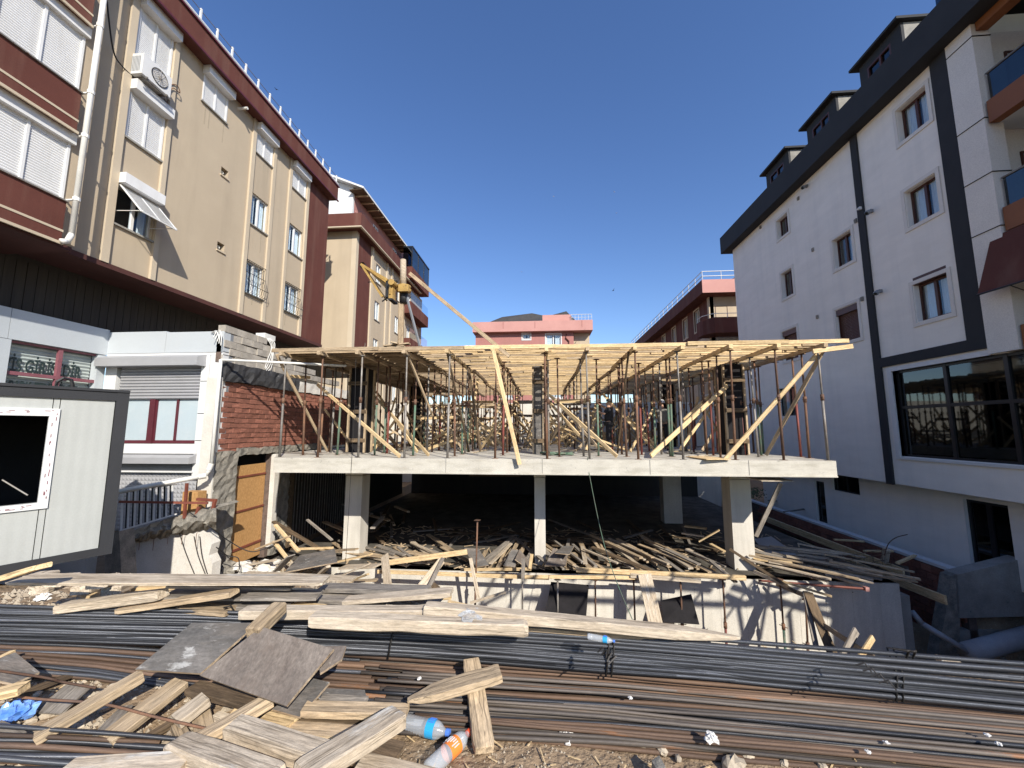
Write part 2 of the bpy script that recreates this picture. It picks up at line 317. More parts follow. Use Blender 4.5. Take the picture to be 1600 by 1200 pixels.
def axis(a, b, fine, st, far):
    v = [a + i*st for i in range(int((b-a)/st)+1)]
    lo = a; s = st*2
    while lo > -far: lo -= s; s *= 1.6; v.insert(0, lo)
    hi = v[-1]; s = st*2
    while hi < far: hi += s; s *= 1.6; v.append(hi)
    return v
gx = axis(-14, 14, 0, .2, 1500); gy = axis(-1, 28, 0, .2, 1500)
gv = [(x, y, gz(x, y) + (rnd(-.035,.035) if abs(x) < 14 and 3.6 < y < 28 else rnd(-.006,.006))) for y in gy for x in gx]
nx = len(gx); gf = [(j*nx+i, j*nx+i+1, (j+1)*nx+i+1, (j+1)*nx+i) for j in range(len(gy)-1) for i in range(nx-1)]
g = MB().add(gv, gf).build('ground', M['dirt'], smooth=True); tag(g, kind='structure')

# ------------------------------------------------------------------ window kit (local frame: x along the wall, y into it, z up)
def wmat(org, u, into):
    u = Vector(u); into = Vector(into); m = Matrix((u, into, Vector((0,0,1)))).transposed().to_4x4(); m.translation = Vector(org); return m
def sub(name, mb, mat, par): return mb.build(name, mat, par)
def window(bld, T, x0, z0, x1, z1, fm, panes=2, rec=.12, ft=.05, curtain='curtain', gl='glass', shutter=0, box=False, sill=None, trim=None, grille=False, awning=False, cols=None, name='window', label=None, boxm='shutter'):
    mb = MB(T); W = x1-x0
    mb.box(x0, rec, z0, x1, rec+.06, z0+ft).box(x0, rec, z1-ft, x1, rec+.06, z1).box(x0, rec, z0+ft, x0+ft, rec+.06, z1-ft).box(x1-ft, rec, z0+ft, x1, rec+.06, z1-ft)
    for k in range(1, panes): xm = x0 + W*k/panes; mb.box(xm-ft*.7, rec-.01, z0+ft, xm+ft*.7, rec+.06, z1-ft)
    f = mb.build(name, fm, bld)
    if label: f['label'] = label
    for k in range(panes):
        a = x0 + W*k/panes + ft; b = x0 + W*(k+1)/panes - ft
        sub('pane', MB(T).box(a-.02, rec+.028, z0+ft-.02, b+.02, rec+.036, z1-ft+.02), M[gl], f)
    if curtain and shutter < .9:
        for a, b in ([(x0+.05, x0+W*.42), (x0+W*.62, x1-.05)] if cols is None else cols):
            cv = []; n = 14
            for i in range(n+1):
                xx = a+(b-a)*i/n; yy = rec+.10+.02*math.sin(i*2.4)+.01*math.sin(i*5.1)
                cv += [(xx, yy, z0), (xx, yy, z1)]
            sub('curtain', MB(T).add(cv, [(2*i, 2*i+2, 2*i+3, 2*i+1) for i in range(n)]), M[curtain], f)
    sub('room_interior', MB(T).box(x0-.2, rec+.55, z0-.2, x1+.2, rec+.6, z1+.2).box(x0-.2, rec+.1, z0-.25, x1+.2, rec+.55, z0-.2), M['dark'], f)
    if shutter:
        zs = z1 - (z1-z0)*shutter; h = MB(T)
        n = max(3, int((z1-zs)/.055)); dz = (z1-zs)/n
        halves = [(x0+.03, (x0+x1)/2-.02), ((x0+x1)/2+.02, x1-.03)] if panes == 2 else [(x0+.03, x1-.03)]
        for a, b in halves:
            for i in range(n): 
                q = zs+i*dz; h.add([(a,rec-.05,q),(b,rec-.05,q),(b,rec-.058,q+dz*.5),(a,rec-.058,q+dz*.5),(b,rec-.05,q+dz*.92),(a,rec-.05,q+dz*.92),(b,rec-.035,q+dz),(a,rec-.035,q+dz)], [(0,1,2,3),(3,2,4,5),(5,4,6,7)])
        tag(sub('shutter_slats', h, M[boxm], f), kind='stuff')
        rail = MB(T); 
        for a in ([x0+.012, (x0+x1)/2, x1-.012] if panes == 2 else [x0+.012, x1-.012]): rail.box(a-.025, rec-.085, zs, a+.025, rec-.02, z1)
        rail.box(x0, rec-.09, zs-.02, x1, rec-.02, zs+.03)
        sub('shutter_rail', rail, M[boxm], f)
    if box: sub('shutter_box', MB(T).box(x0-.06, -.25, z1-.02, x1+.06, .02, z1+.26), M[boxm], f)
    if sill: sub('sill', MB(T).box(x0-.05, -.06, z0-.05, x1+.05, rec, z0), M[sill], f)
    if trim:
        tm = MB(T).wall(x1+.13, z1+.14, [(x0-.02, z0-.02, x1+.02, z1+.02)], .05, x0-.13, z0-.14); 
        tm.v = [tuple(Vector(v) - T.to_3x3() @ Vector((0,.035,0))) for v in tm.v]; sub('window_trim', tm, M[trim], f)
    if grille:
        gr = MB(T); n = 9
        prof = [(0,z1+.02),(-.07,z1),(-.07,z0+(z1-z0)*.62),(-.16,z0+(z1-z0)*.38),(-.24,z0+(z1-z0)*.22),(-.20,z0+.06),(-.08,z0-.03),(0,z0-.02)]
        for i in range(n+1):
            xx = x0-.05+(W+.1)*i/n; gr.path([(xx, y, z) for y, z in prof], .008, 4)
        for y, z in ((-.07,z1),(-.07,z0+(z1-z0)*.62),(-.24,z0+(z1-z0)*.22),(-.08,z0-.03)): gr.tube((x0-.05,y,z),(x1+.05,y,z),.011,5)
        sub('window_grille', gr, M['wire'], f)
    if awning:      # shutter leaf swung out at the bottom
        zt = z1-.02; ang = R(42); L = (z1-z0)*.98; dy = -math.sin(ang)*L; dzz = -math.cos(ang)*L
        aw = MB(T); n = 22
        for a, b in ((x0, (x0+x1)/2-.02), ((x0+x1)/2+.02, x1)):
            for i in range(n):
                s0, s1 = i/n, (i+.86)/n
                aw.add([(a,-.03+dy*s0,zt+dzz*s0),(b,-.03+dy*s0,zt+dzz*s0),(b,-.05+dy*s1,zt+dzz*s1),(a,-.05+dy*s1,zt+dzz*s1),(b,-.03+dy*(i+1)/n,zt+dzz*(i+1)/n),(a,-.03+dy*(i+1)/n,zt+dzz*(i+1)/n)],[(0,1,2,3),(3,2,4,5)])
        for a in (x0, (x0+x1)/2, x1): aw.beam((a,-.03,zt),(a,-.03+dy,zt+dzz),.04,.03)
        aw.beam((x0,-.03+dy,zt+dzz),(x1,-.03+dy,zt+dzz),.03,.03)
        sub('open_shutter_leaf', aw, M['shutter'], f)
        st = MB(T)
        for a in (x0+.02, x1-.02): st.tube((a,.05,z0+.35),(a,-.05+dy,zt+dzz+.03),.012,5)
        sub('stay_arm', st, M['pvc'], f)
    return f

# ------------------------------------------------------------------ white apartment building on the right
RB = empty('apartment_building', (12,14,-2.6), 'white rendered apartment block with anthracite bands and copper balconies on the right', 'building')
TR = wmat((12,24.4,0), (0,-1,0), (1,0,0))          # x = 24.4 - Y
def ry(y): return 24.4-y
H = []
for (a,b,c,d) in ((12.0,13.0,11.15,12.3),(12.05,13.05,8.2,9.4),(12.1,13.15,5.05,6.5),(15.35,16.3,8.15,9.35),(15.4,16.5,5.1,6.45),(18.95,19.8,11.2,12.15),(18.98,19.8,8.1,9.35),(19.0,20.1,5.0,6.45),(19.4,20.9,2.3,3.68)):
    H.append((ry(b), c, ry(a), d))
big = (ry(14.25), .75, ry(3.6), 3.62)
mb = MB(TR); mb.wall(ry(10.9), 12.8, H+[(big[0],big[1],ry(10.9),big[3])], .28, 0, -.2); mb.box(ry(10.9), 0, -.2, ry(3.4), .28, .75); mb.box(0,.28,-.2,.25,9,12.8); mb.box(0,.3,-.22,ry(3.4),1.2,-.2)
mb.build('wall', M['rwall'], RB)
kinds = [dict(),dict(),dict(box2=1),dict(cols=[(0,0)],),dict(shutter=1),dict(one=1),dict(one=1),dict(shutter=1),dict(cols=[(0,0)])]
for i, h in enumerate(H):
    x0,z0,x1,z1 = h; k = kinds[i]; sh = 1 if 'shutter' in k else 0
    zz = z1
    f = window(RB, TR, x0, z0, x1, (z1-.24 if i == 2 else z1), M['brownframe'] if i < 8 else M['blackframe'], panes=(1 if i in (4,7) else 2), rec=.16, ft=.06, shutter=sh, trim='rtrim' if i < 8 else None, boxm='brownframe' if sh else 'shutter',
        cols=[(x0+(x1-x0)*.56, x1-.06)] if i in (3,5,6) else ([(x0+.06, x0+(x1-x0)*.44), (x0+(x1-x0)*.56, x1-.06)] if i < 3 else [(x0+.3,x0+.5)]), label=('brown framed window with its roller shutter fully down' if sh else None))
    if i in (2,4,7): sub('shutter_box', MB(TR).box(x0, .0, z1-.24, x1, .2, z1), M['brownframe'], f)
# black shop window
f = MB(TR); f.box(big[0], .1, big[1], big[0]+.08, .2, big[3]).box(big[0], .1, big[3]-.08, big[2], .2, big[3]).box(big[0], .1, big[1], big[2], .2, big[1]+.07)
for y in (12.62, 11.05, 9.4, 7.8, 6.2): f.box(ry(y)-.05, .09, big[1], ry(y)+.05, .2, big[3])
f.box(big[0], .092, 2.32, big[2], .2, 2.42)
f = f.build('shop_window', M['blackframe'], RB)
ys = [big[0]]+[ry(y) for y in (12.62,11.05,9.4,7.8,6.2)]+[big[2]]
for a, b in zip(ys, ys[1:]):
    for c, d in ((big[1], 2.37), (2.37, big[3])): sub('pane', MB(TR).box(a+.02, .14, c+.02, b-.02, .15, d-.02), M['glassdark'], f)
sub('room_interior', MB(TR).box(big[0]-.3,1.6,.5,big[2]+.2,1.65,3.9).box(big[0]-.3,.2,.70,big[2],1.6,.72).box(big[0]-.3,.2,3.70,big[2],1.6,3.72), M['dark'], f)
sub('window_trim', MB(TR).box(big[0]-.16,-.05,big[3],ry(11.22),.1,big[3]+.14).box(big[0]-.16,-.05,big[1]-.02,big[0],.1,big[3]).box(big[0]-.16,-.05,big[1]-.1,big[2],.1,big[1]-.02), M['white'], f)
MB(TR).box(ry(14.9),-.07,-.24,ry(14.62),.0,12.8).box(ry(11.75),-.07,4.14,ry(11.25),.0,12.8).box(ry(14.62),-.072,3.82,ry(11.25),-.001,4.14).build('dark_band', M['anth'], RB)
MB().box(11.5, 3.2, 12.8, 12.5, 24.9, 13.87).build('cornice', M['anth'], RB)
MB().add([(12.3,3.2,13.86),(12.3,24.9,13.86),(19,24.9,16.1),(19,3.2,16.1),(24,24.9,14),(24,3.2,14)],[(0,3,2,1),(3,5,4,2)]).build('roof', M['anth'], RB)
MB().box(12.3,11.2,12.6,24,24.3,13.7).box(23.6,3.4,-2.6,24,24.3,13).box(14.5,3.4,-.2,14.7,10.6,13).box(12.28,3.4,-.4,24,3.6,13.7).box(12.28,24.1,-.2,24,24.35,13).build('inner_wall', M['rwall'], RB)
for k,(y0,y1) in enumerate(((19.95,22.2),(16.6,18.7),(13.45,15.5))):
    T = wmat((13.0,y1,13.9), (0,-1,0), (1,0,0)); W = y1-y0
    d = MB(T).wall(W-.1, 2.35, [(.45,.95,W-.55,2.0)], .1, .1, .3); d.box(.1,.1,.3,.2,3,2.35)
    d = d.build('dormer', M['anth'], RB)
    sub('dormer_side', MB(T).box(W-.2,.1,.3,W-.1,3,2.33), M['concgrey'], d)
    sub('dormer_roof', MB(T).box(-.1,-.25,2.36,W+.05,3.2,2.46), M['anth'], d)
    sub('dormer_window', MB(T).wall(W-.55, 2.0, [(.52,1.02,W*.5-.04,1.93),(W*.5+.04,1.02,W-.62,1.93)], .06, .45, .95), M['brownframe'], d)
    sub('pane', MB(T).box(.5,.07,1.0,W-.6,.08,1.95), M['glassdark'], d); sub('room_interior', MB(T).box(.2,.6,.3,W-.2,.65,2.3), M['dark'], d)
# balcony bay
MB().box(11.9,10.55,3.64,12.35,11.24,12.79).box(12.35,10.85,3.64,14.6,11.1,12.79).build('balcony_pier', M['rtrim'], RB)
for j in (6.9, 9.95, 12.4, 5.4, 8.4): MB().box(11.885,10.53,j,12.36,11.25,j+.02).build('pier_joint', M['dark'], RB)
MB().box(12.0,3.5,12.55,12.3,10.53,12.79).build('copper_fascia', M['orange'], RB)
for k,(z0,z1) in enumerate(((3.63,4.25),(6.73,7.36),(9.76,10.38))):
    b = empty('balcony', (12,7,z0), None, None); b.parent = RB; b.matrix_parent_inverse = wm(RB).inverted(); b.location = (12,7,z0)
    sub('balcony_slab', MB().box(12.2,3.5,z0+.05,14.5,10.84,z0+.25), M['white'], b)
    for a in range(4): sub('cladding_panel', MB().box(11.95,10.5-a*1.7-1.69,z0,12.2,10.5-a*1.7,z1), M['orange'], b)
    if k:
        for a in range(4): sub('glass_panel', MB().box(12.05,10.48-a*1.7-1.68,z1+.02,12.06,10.48-a*1.7,z1+.80), M['glassblue'], b)
        sub('handrail', MB().box(12.02,3.6,z1+.80,12.09,10.5,z1+.84), M['galv'], b)
    T = wmat((12.36,10.84,z0+.25), (1,0,0), (0,1,0))
    window(b, T, .62, .02, 1.25, 2.15, M['brownframe'], panes=1, rec=-.03, name='balcony_door', gl='glass', cols=[(.7,1.0)])
aw = empty('window_awning', (12,9,6.7), None, None); aw.parent = RB; aw.matrix_parent_inverse = wm(RB).inverted(); aw.location = (12,9,6.7)
p0, p1 = at(1548,372,X=11.93), at(1527,461,X=11.5)
sub('awning_fabric', MB().add([p0, (11.93,6,p0.z), (11.5,6,p1.z), p1, p0+Vector((.02,0,.0)), (11.95,6,p0.z), (11.52,6,p1.z), p1+Vector((.02,0,0))],[(0,1,2,3),(7,6,5,4),(3,2,6,7),(0,3,7,4)]), M['brown'], aw)
sub('awning_bar', MB().tube(p1, (11.5,6,p1.z), .025).tube((11.9,10.2,5.0),(11.5,10.2,p1.z),.012), M['blackframe'], aw)
# lower storey set back under the overhang
TL = wmat((12.6,26,0), (0,-1,0), (1,0,0)); ly = lambda y: 26-y
hl = [(ly(13.1),-2.3,ly(11.95),-.42),(ly(19.65),-2.55,ly(19.0),-.72),(ly(18.5),-.98,ly(17.0),-.3)]
MB(TL).wall(ly(3.4),-.2,hl,.3,2,-2.62).build('lower_wall', M['rwall'], RB)
f = window(RB, TL, *hl[0], M['blackframe'], panes=2, rec=.1, ft=.09, cols=[], name='lower_window', gl='glassdark')
sub('storage_cabinet', MB(TL).box(hl[0][0]+.12,.3,-2.28,hl[0][0]+.62,.5,-1.6).box(hl[0][0]+.68,.3,-2.28,hl[0][0]+1.0,.5,-1.75), M['rtrim'], f)
window(RB, TL, *hl[1], M['blackframe'], panes=1, rec=.1, ft=.07, cols=[], name='lower_door', gl='glassdark')
window(RB, TL, *hl[2], M['blackframe'], panes=2, rec=.1, ft=.05, cols=[], name='lower_window', gl='glassdark')
for (px,py) in ((1360,330),(1374,455),(1259,291)):
    p = at(px,py,X=11.93); l = MB().box(11.9,p.y-.05,p.z-.06,12,p.y+.05,p.z+.06).lathe([(0,.03),(.04,.075),(.16,.085),(.2,.06)], 10, Matrix.Translation(p+Vector((-.04,.0,0)))@Matrix.Rotation(R(200),4,'Z')@Matrix.Rotation(R(35),4,'Y'))
    tag(l.build('wall_floodlight', M['grey']), {1360:'grey floodlight on white wall beside dark band, middle floor',1374:'grey floodlight on white wall beside dark band, lower floor',1259:'small grey floodlight high under the dark cornice'}[px], 'floodlight', 'floodlights on the white building')
for (px,py) in ((1248,310),(1271,390),(1278,495),(1189,355),(1338,345),(1348,467)):
    p = at(px,py,X=12); v = MB().box(11.95,p.y-.05,p.z-.08,12.0,p.y+.05,p.z+.08)
    for q in range(3): v.box(11.935,p.y-.05,p.z-.07+q*.05,11.95,p.y+.05,p.z-.045+q*.05)
    v.build('wall_vent', M['concgrey'], RB)
p = at(1345,326,X=11.93); tag(MB().box(11.85,p.y-.05,p.z-.05,11.93,p.y+.03,p.z+.06).tube(p+Vector((-.03,0,0)), p+Vector((-.16,-.05,-.05)), .035).build('security_camera', M['white']), 'small white security camera on the dark vertical band', 'security camera')
MB().box(11.95,7,13.9,11.97,11.35,14.75).build('terrace_glass', M['glassblue'], RB)

# ------------------------------------------------------------------ brown and beige apartment building on the left
LB = empty('apartment_building', (-11,10,-2), 'long beige and brown apartment block with white roller shutters on the left', 'building')
TLF = wmat((-11,4,0), (0,1,0), (-1,0,0)); qy = lambda y: y-4     # x = Y-4
def s11(v): return (v-1.65)*1.1+1.65
cols = {'A':(8.72,9.68),'B':(10.78,11.75),'C':(13.16,14.08),'D':(15.36,16.36)}
rows = {1:(12.35,13.25),2:(9.42,10.68),3:(6.72,7.96)}
LH = []
def addw(c, r, z=None, **k):
    y0,y1 = cols[c]; z0,z1 = z or rows[r]; LH.append((qy(y0), z0, qy(y1), z1, k))
addw('A',1,(11.75,13.3),shutter=1,box=True); addw('A',2,(9.4,10.75),shutter=1,box=True); addw('A',3,(6.95,8.05),awning=True,box=True,cols=[(5.4,5.6)])
addw('B',1,(12.33,13.28),shutter=1,box=True)
addw('C',1,shutter=1,box=True); addw('C',2); addw('C',3,grille=True)
addw('D',1,shutter=1,box=True); addw('D',2); addw('D',3,grille=True)
vents = [(10.98,9.85),(10.92,7.25)]
vh = [(qy(y-.15), z-.14, qy(y+.15), z+.14) for y, z in ((at(351,270,X=-11).y, at(351,270,X=-11).z),(at(345,386,X=-11).y, at(345,386,X=-11).z))]
holes = [h[:4] for h in LH]+vh
mb = MB(TLF).wall(qy(16.6), 13.6, holes, .3, qy(7.75), 5.83); mb.box(qy(18.3)-.01,.3,5.84,qy(18.3),8,13.6); mb.build('wall', M['beige'], LB)
MB(TLF).box(qy(16.6),-.02,5.83,qy(18.32),.3,13.6).build('brown_wall_strip', M['brown'], LB)
for h in vh:
    f = MB(TLF).box(h[0],.2,h[1],h[2],.24,h[3]).build('vent_opening', M['dark'], LB)
    sub('vent_sill', MB(TLF).box(h[0]-.03,-.04,h[1]-.05,h[2]+.03,.2,h[1]), M['beige_trim'], f); sub('vent_cap', MB(TLF).lathe([(0,.05),(.12,.05)],8,Matrix.Translation((h[0]+.1,.15,h[1]+.12))@Matrix.Rotation(R(-90),4,'Z')), M['pvc'], f)
for x0,z0,x1,z1,k in LH:
    window(LB, TLF, x0, z0, x1, z1, M['shutter'], panes=2, rec=.07, ft=.05, sill='concgrey', **k)
for y0,y1 in ((8.48,8.66),(9.72,9.86),(12.95,13.12),(14.12,14.28),(15.16,15.32),(16.42,16.6)):
    MB(TLF).box(qy(y0),-.07,5.80,qy(y1),.0,13.6).build('pilaster', M['beige_trim'], LB)
random.seed(205)
for k in range(9):
    c_ = random.choice(LH); xx = rnd(c_[0]+.05, c_[2]-.05); l = rnd(.25,.9)
    MB(TLF).box(xx-rnd(.01,.03), -.003, c_[1]-.06-l, xx+rnd(.01,.03), -.0005, c_[1]-.06).build('sill_stain', M['stainb'], LB)
# bay with brown parapet bands at the near end
TB = wmat((-10.7,2,0), (0,1,0), (-1,0,0)); by = lambda y: y-2
bw = [(by(5.98),9.35,by(7.40),10.85),(by(5.98),6.7,by(7.40),8.12),(by(4.3),9.35,by(5.75),10.85),(by(4.3),6.7,by(5.75),8.12)]
MB(TB).wall(by(7.75),14,bw,.3,0,5.83).build('bay_wall', M['beige'], LB)
for h in bw: window(LB, TB, *h, M['shutter'], panes=2, rec=.05, ft=.05, shutter=1, sill='concgrey'); sub('shutter_box', MB(TB).box(h[0]-.05,-.12,h[3]-.02,h[2]+.05,.02,h[3]+.22), M['shutter'], LB)
for z0,z1 in ((5.70,6.66),(8.34,9.31),(11.06,12.1)):
    b = MB().box(-10.72,2,z0,-10.5,7.36,z1).build('bay_parapet', M['brown'], LB)
    sub('parapet_line', MB().box(-10.503,2,z0+.26,-10.49,7.37,z0+.31).box(-10.5,2,z0-.03,-10.46,7.38,z0+.03), M['beige_trim'], b)
    sub('parapet_coping', MB().box(-10.75,2,z1,-10.46,7.38,z1+.03), M['galv'], b)
MB().box(-12.3,2,5.62,-10.55,7.6,5.72).box(-12.3,4,5.72,-11.0,18.32,5.84).build('soffit', M['soffit'], LB)
MB().box(-10.99,7.6,5.70,-10.93,18.32,5.83).build('drip_edge', M['soffit'], LB)
# recessed dark clad wall over the shop, with clearly separate tall tiles
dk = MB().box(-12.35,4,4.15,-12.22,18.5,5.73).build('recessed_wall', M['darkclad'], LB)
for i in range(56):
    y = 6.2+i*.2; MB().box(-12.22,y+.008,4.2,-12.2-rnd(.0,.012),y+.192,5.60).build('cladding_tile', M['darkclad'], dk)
# roof parapet, soffit and rail
pr_ = MB().box(-11.3,3,13.55,-10.6,18.45,14.28).build('roof_parapet', M['brown'], LB)
sub('parapet_gutter', MB().box(-10.62,3,13.50,-10.56,18.5,13.56).box(-11.0,3,14.28,-10.55,18.5,14.33), M['redframe'], pr_)
sub('roof_rail_tube', MB().tube((-10.62,3,14.42),(-10.62,18.4,14.42),.06), M['white'], pr_)
for k in range(24):
    y = 18.3-k*.63; sub('rail_post', MB().box(-10.67,y-.025,14.3,-10.62,y+.025,14.86), M['white'], pr_)
sub('upper_rail', MB().tube((-10.65,3,14.8),(-10.65,18.3,14.8),.012,5), M['galv'], pr_)
MB().box(-22,3,13.2,-11.3,18.3,14.2).box(-22,3,5.9,-21.7,18.3,13.3).build('roof_slab', M['concgrey'], LB)
# white drain pipe
dp = empty('drain_pipe', (-10.85,7.85,5.8), 'white plastic drain pipe running down between bay and beige wall', 'drain pipe')
MB().tube((-10.42,7.47,14),(-10.42,7.47,5.95),.055,10).tube((-10.42,7.47,5.97),(-10.42,7.40,5.74),.055,10).tube((-10.42,7.40,5.76),(-10.42,7.30,5.72),.055,10).build('pipe', M['pvc'], dp, smooth=True)
for z in (12.6,11.15,9.4,8.3,6.75): MB().tube((-10.42,7.47,z),(-10.42,7.47,z+.08),.068,10).box(-10.7,7.45,z+.02,-10.42,7.49,z+.05).build('pipe_collar', M['pvc'], dp)
# air conditioner
AC = empty('air_conditioner', (-10.9,9,11), 'white outdoor air conditioner unit on brackets below the top shutter', 'air conditioner')
y0,y1,z0,z1 = 8.62,9.42,11.12,11.72
MB().box(-10.93,y0,z0,-10.60,y1,z1).build('casing', M['white'], AC)
fan = MB().lathe([(0,.235),(.015,.235),(.02,.22)],24,Matrix.Translation((-10.60,9.08,11.42))).build('fan_grille', M['blackframe'], AC)
rg = MB()
for rr in (.05,.09,.13,.17,.21):
    rg.path([(-10.575,9.08+rr*math.cos(a*R(20)),11.42+rr*math.sin(a*R(20))) for a in range(19)], .004, 4)
for a in range(12): rg.tube((-10.575,9.08,11.42),(-10.575,9.08+.22*math.cos(R(30*a)),11.42+.22*math.sin(R(30*a))),.004,4)
rg.lathe([(0,.05),(.01,.045)],12,Matrix.Translation((-10.575,9.08,11.42)))
sub('grille_rings', rg, M['galv'], fan)
MB().box(-11.0,8.72,11.06,-10.56,8.76,11.11).box(-11.0,9.28,11.06,-10.56,9.32,11.11).box(-10.62,8.6,11.04,-10.58,9.44,11.08).build('bracket', M['galv'], AC)
for k in range(7): MB().box(-10.94+.04*k,y0-.008,z0+.08,-10.925+.04*k,y0,z1-.08).build('side_vent', M['grey'], AC)
def cable(name, pts, r, mat, label, cat='cable', sag=0, group=None):
    pts = [Vector(p) for p in pts]; out = []
    for a in range(len(pts)-1):
        for t in range(8):
            u = t/8; P = [pts[max(a-1,0)], pts[a], pts[a+1], pts[min(a+2,len(pts)-1)]]
            q = .5*((2*P[1])+(-P[0]+P[2])*u+(2*P[0]-5*P[1]+4*P[2]-P[3])*u*u+(-P[0]+3*P[1]-3*P[2]+P[3])*u**3); out.append(q)
    out.append(pts[-1]); return tag(MB().path(out, r, 5).build(name, M[mat] if isinstance(mat,str) else mat, smooth=True), label, cat, group)
cable('wire', [(-10.42,7.5,12.1),(-10.85,8.1,11.3),(-10.92,8.4,11.12),(-10.95,8.75,11.12)], .018, 'black', 'black cable drooping from the drain pipe to the air conditioner')
cable('wire', [(-10.93,9.42,11.3),(-10.9,9.62,11.2),(-10.92,9.66,11.75),(-10.9,9.85,11.95),(-10.9,9.95,11.8),(-10.9,9.7,11.7),(-10.95,9.64,10.9)], .014, 'rust', 'tangled refrigerant lines hanging right of the air conditioner')
rt = at(372,170,X=-11); tag(MB().tube(rt,rt+Vector((.37,0,0)),.045,8).build('outlet_pipe', M['pvc']), 'short white pipe stub sticking out of the beige wall below the roof', 'pipe')

# second block behind it
B2 = empty('apartment_building', (-11.2,22,-2), 'beige and brown block with pink penthouse behind the long beige building', 'building')
TF = wmat((-16,21.85,0),(1,0,0),(0,1,0)); TS = wmat((-11.2,21.85,0),(0,1,0),(-1,0,0))
MB(TF).box(0,0,-2,4.5,.3,13.7).build('front_wall', M['beige'], B2)
MB(TF).box(4.5,-.01,-2,4.801,.3,13.7).build('corner_trim', M['beige_trim'], B2)
MB(TS).box(.3,-.0,-2,2.0,.3,13.7).build('brown_wall_strip', M['brown'], B2)
sw = []
for (y0,y1) in ((24.7,25.5),(28.3,29.1),(31.0,31.7)):
    for (z0,z1) in ((11.6,12.9),(9.0,10.3),(6.4,7.7),(3.8,5.0)): sw.append((y0-21.85,z0,y1-21.85,z1))
MB(TS).wall(13,13.7,sw,.3,2.0,-2).build('side_wall', M['beige'], B2)
for h in sw: window(B2,TS,*h,M['shutter'],panes=2,rec=.06,sill='concgrey',ft=.06)
for y in (23.9,26.4,27.3,30.1): MB(TS).box(y-21.85,-.08,-2,y-21.6,.0,13.68).build('pilaster', M['beige_trim'], B2)
MB().box(-16,21.3,13.7,-10.7,22.0,14.55).box(-11.5,22.0,13.7,-10.7,33,14.55).build('eave_band', M['brown'], B2)
MB().box(-16,21.26,13.65,-10.66,21.4,13.72).box(-10.8,21.4,13.65,-10.66,33,13.72).build('eave_gutter', M['beige_trim'], B2)
MB().box(-18.6,18.3,14.2,-11.3,19.2,14.25).build('light_well_edge', M['brown'], B2)
a = at(556,292,Y=22.9)
MB().box(-15,22.6,14.5,a.x,22.8,a.z+.1).build('penthouse_front_wall', M['white'], B2)
px_ = a.x
MB().box(px_-.2,22.8,14.5,px_,33,a.z+.1).build('penthouse_side_wall', M['pink'], B2)
for k in range(7): MB().box(px_,23.0,14.6+k*.17,px_+.02,32.9,14.72+k*.17).build('cladding_board', M['pink_light'], B2)
TP = wmat((px_,22,0),(0,1,0),(-1,0,0))
for y in (25.6,29.3): window(B2,TP,y-22,14.95,y-21.2,16.25,M['shutter'],panes=2,rec=-.04,ft=.07)
ez = at(568,291,X=-11.1); y0_ = ez.y
rf = MB().add([(-11.1,y0_,ez.z-.12),(-11.1,31.3,ez.z-.12),(-17,31.3,ez.z+2.4),(-17,y0_,ez.z+2.4),(-11.1,y0_,ez.z),(-11.1,31.3,ez.z),(-17,31.3,ez.z+2.52),(-17,y0_,ez.z+2.52)],[(0,1,2,3),(7,6,5,4),(0,4,5,1),(0,3,7,4),(1,5,6,2)]).build('roof', M['white'], B2)
for k in range(10): sub('soffit_rafter', MB().box(-11.15,22.9+k*.85,ez.z-.22,px_-.0,22.98+k*.85,ez.z-.14), M['w_used'], rf)
sub('roof_soffit', MB().box(-11.15,y0_+.05,ez.z-.145,px_-.1,31.2,ez.z-.125), M['w_dark'], rf)
# glazed balconies at the far end
for k,(z0,z1) in enumerate(((14.0,14.9),(11.1,12.1),(8.1,9.0),(5.2,6.1))):
    b = MB().box(-11.2,29.6,z0-.2,-10.4,34.3,z0+.75).build('balcony', M['brown'], B2)
    if k < 1: 
        sub('balcony_glazing', MB().box(-10.48,29.65,z0+.75,-10.45,34.3,z0+2.4).box(-11.2,29.62,z0+.75,-10.5,29.65,z0+2.4), M['glassblue'], b)
        fr = MB()
        for y in (29.65,31.2,32.8,34.2): fr.box(-10.5,y-.03,z0+.75,-10.42,y+.03,z0+2.45)
        fr.box(-11.2,29.6,z0+2.4,-10.4,34.3,z0+2.5); sub('glazing_frame', fr, M['blackframe'], b)
    else: sub('balcony_glazing', MB().box(-10.48,29.65,z0+.75,-10.46,34.3,z0+1.6), M['glass'], b)
MB().box(-16,33,-2,-11.25,34.3,16.4).build('rear_wall', M['beige'], B2)
dish = empty('satellite_dish', (-5.3,24,4), 'grey satellite dish showing just above the left deck edge', 'satellite dish')
c = at(562,540,Y=23.5); dish.location = c
MB().lathe([(0,.02),(.03,.15),(.09,.28),(.15,.36)],18,Matrix.Rotation(R(-70),4,'Z')@Matrix.Rotation(R(-20),4,'Y')).build('reflector', M['galv'], dish, smooth=True, world=False)
MB().tube((0,0,0),(0,.1,-2.5),.03).tube((0,0,-.2),(.1,-.4,.1),.012).build('mast', M['galv'], dish, world=False)

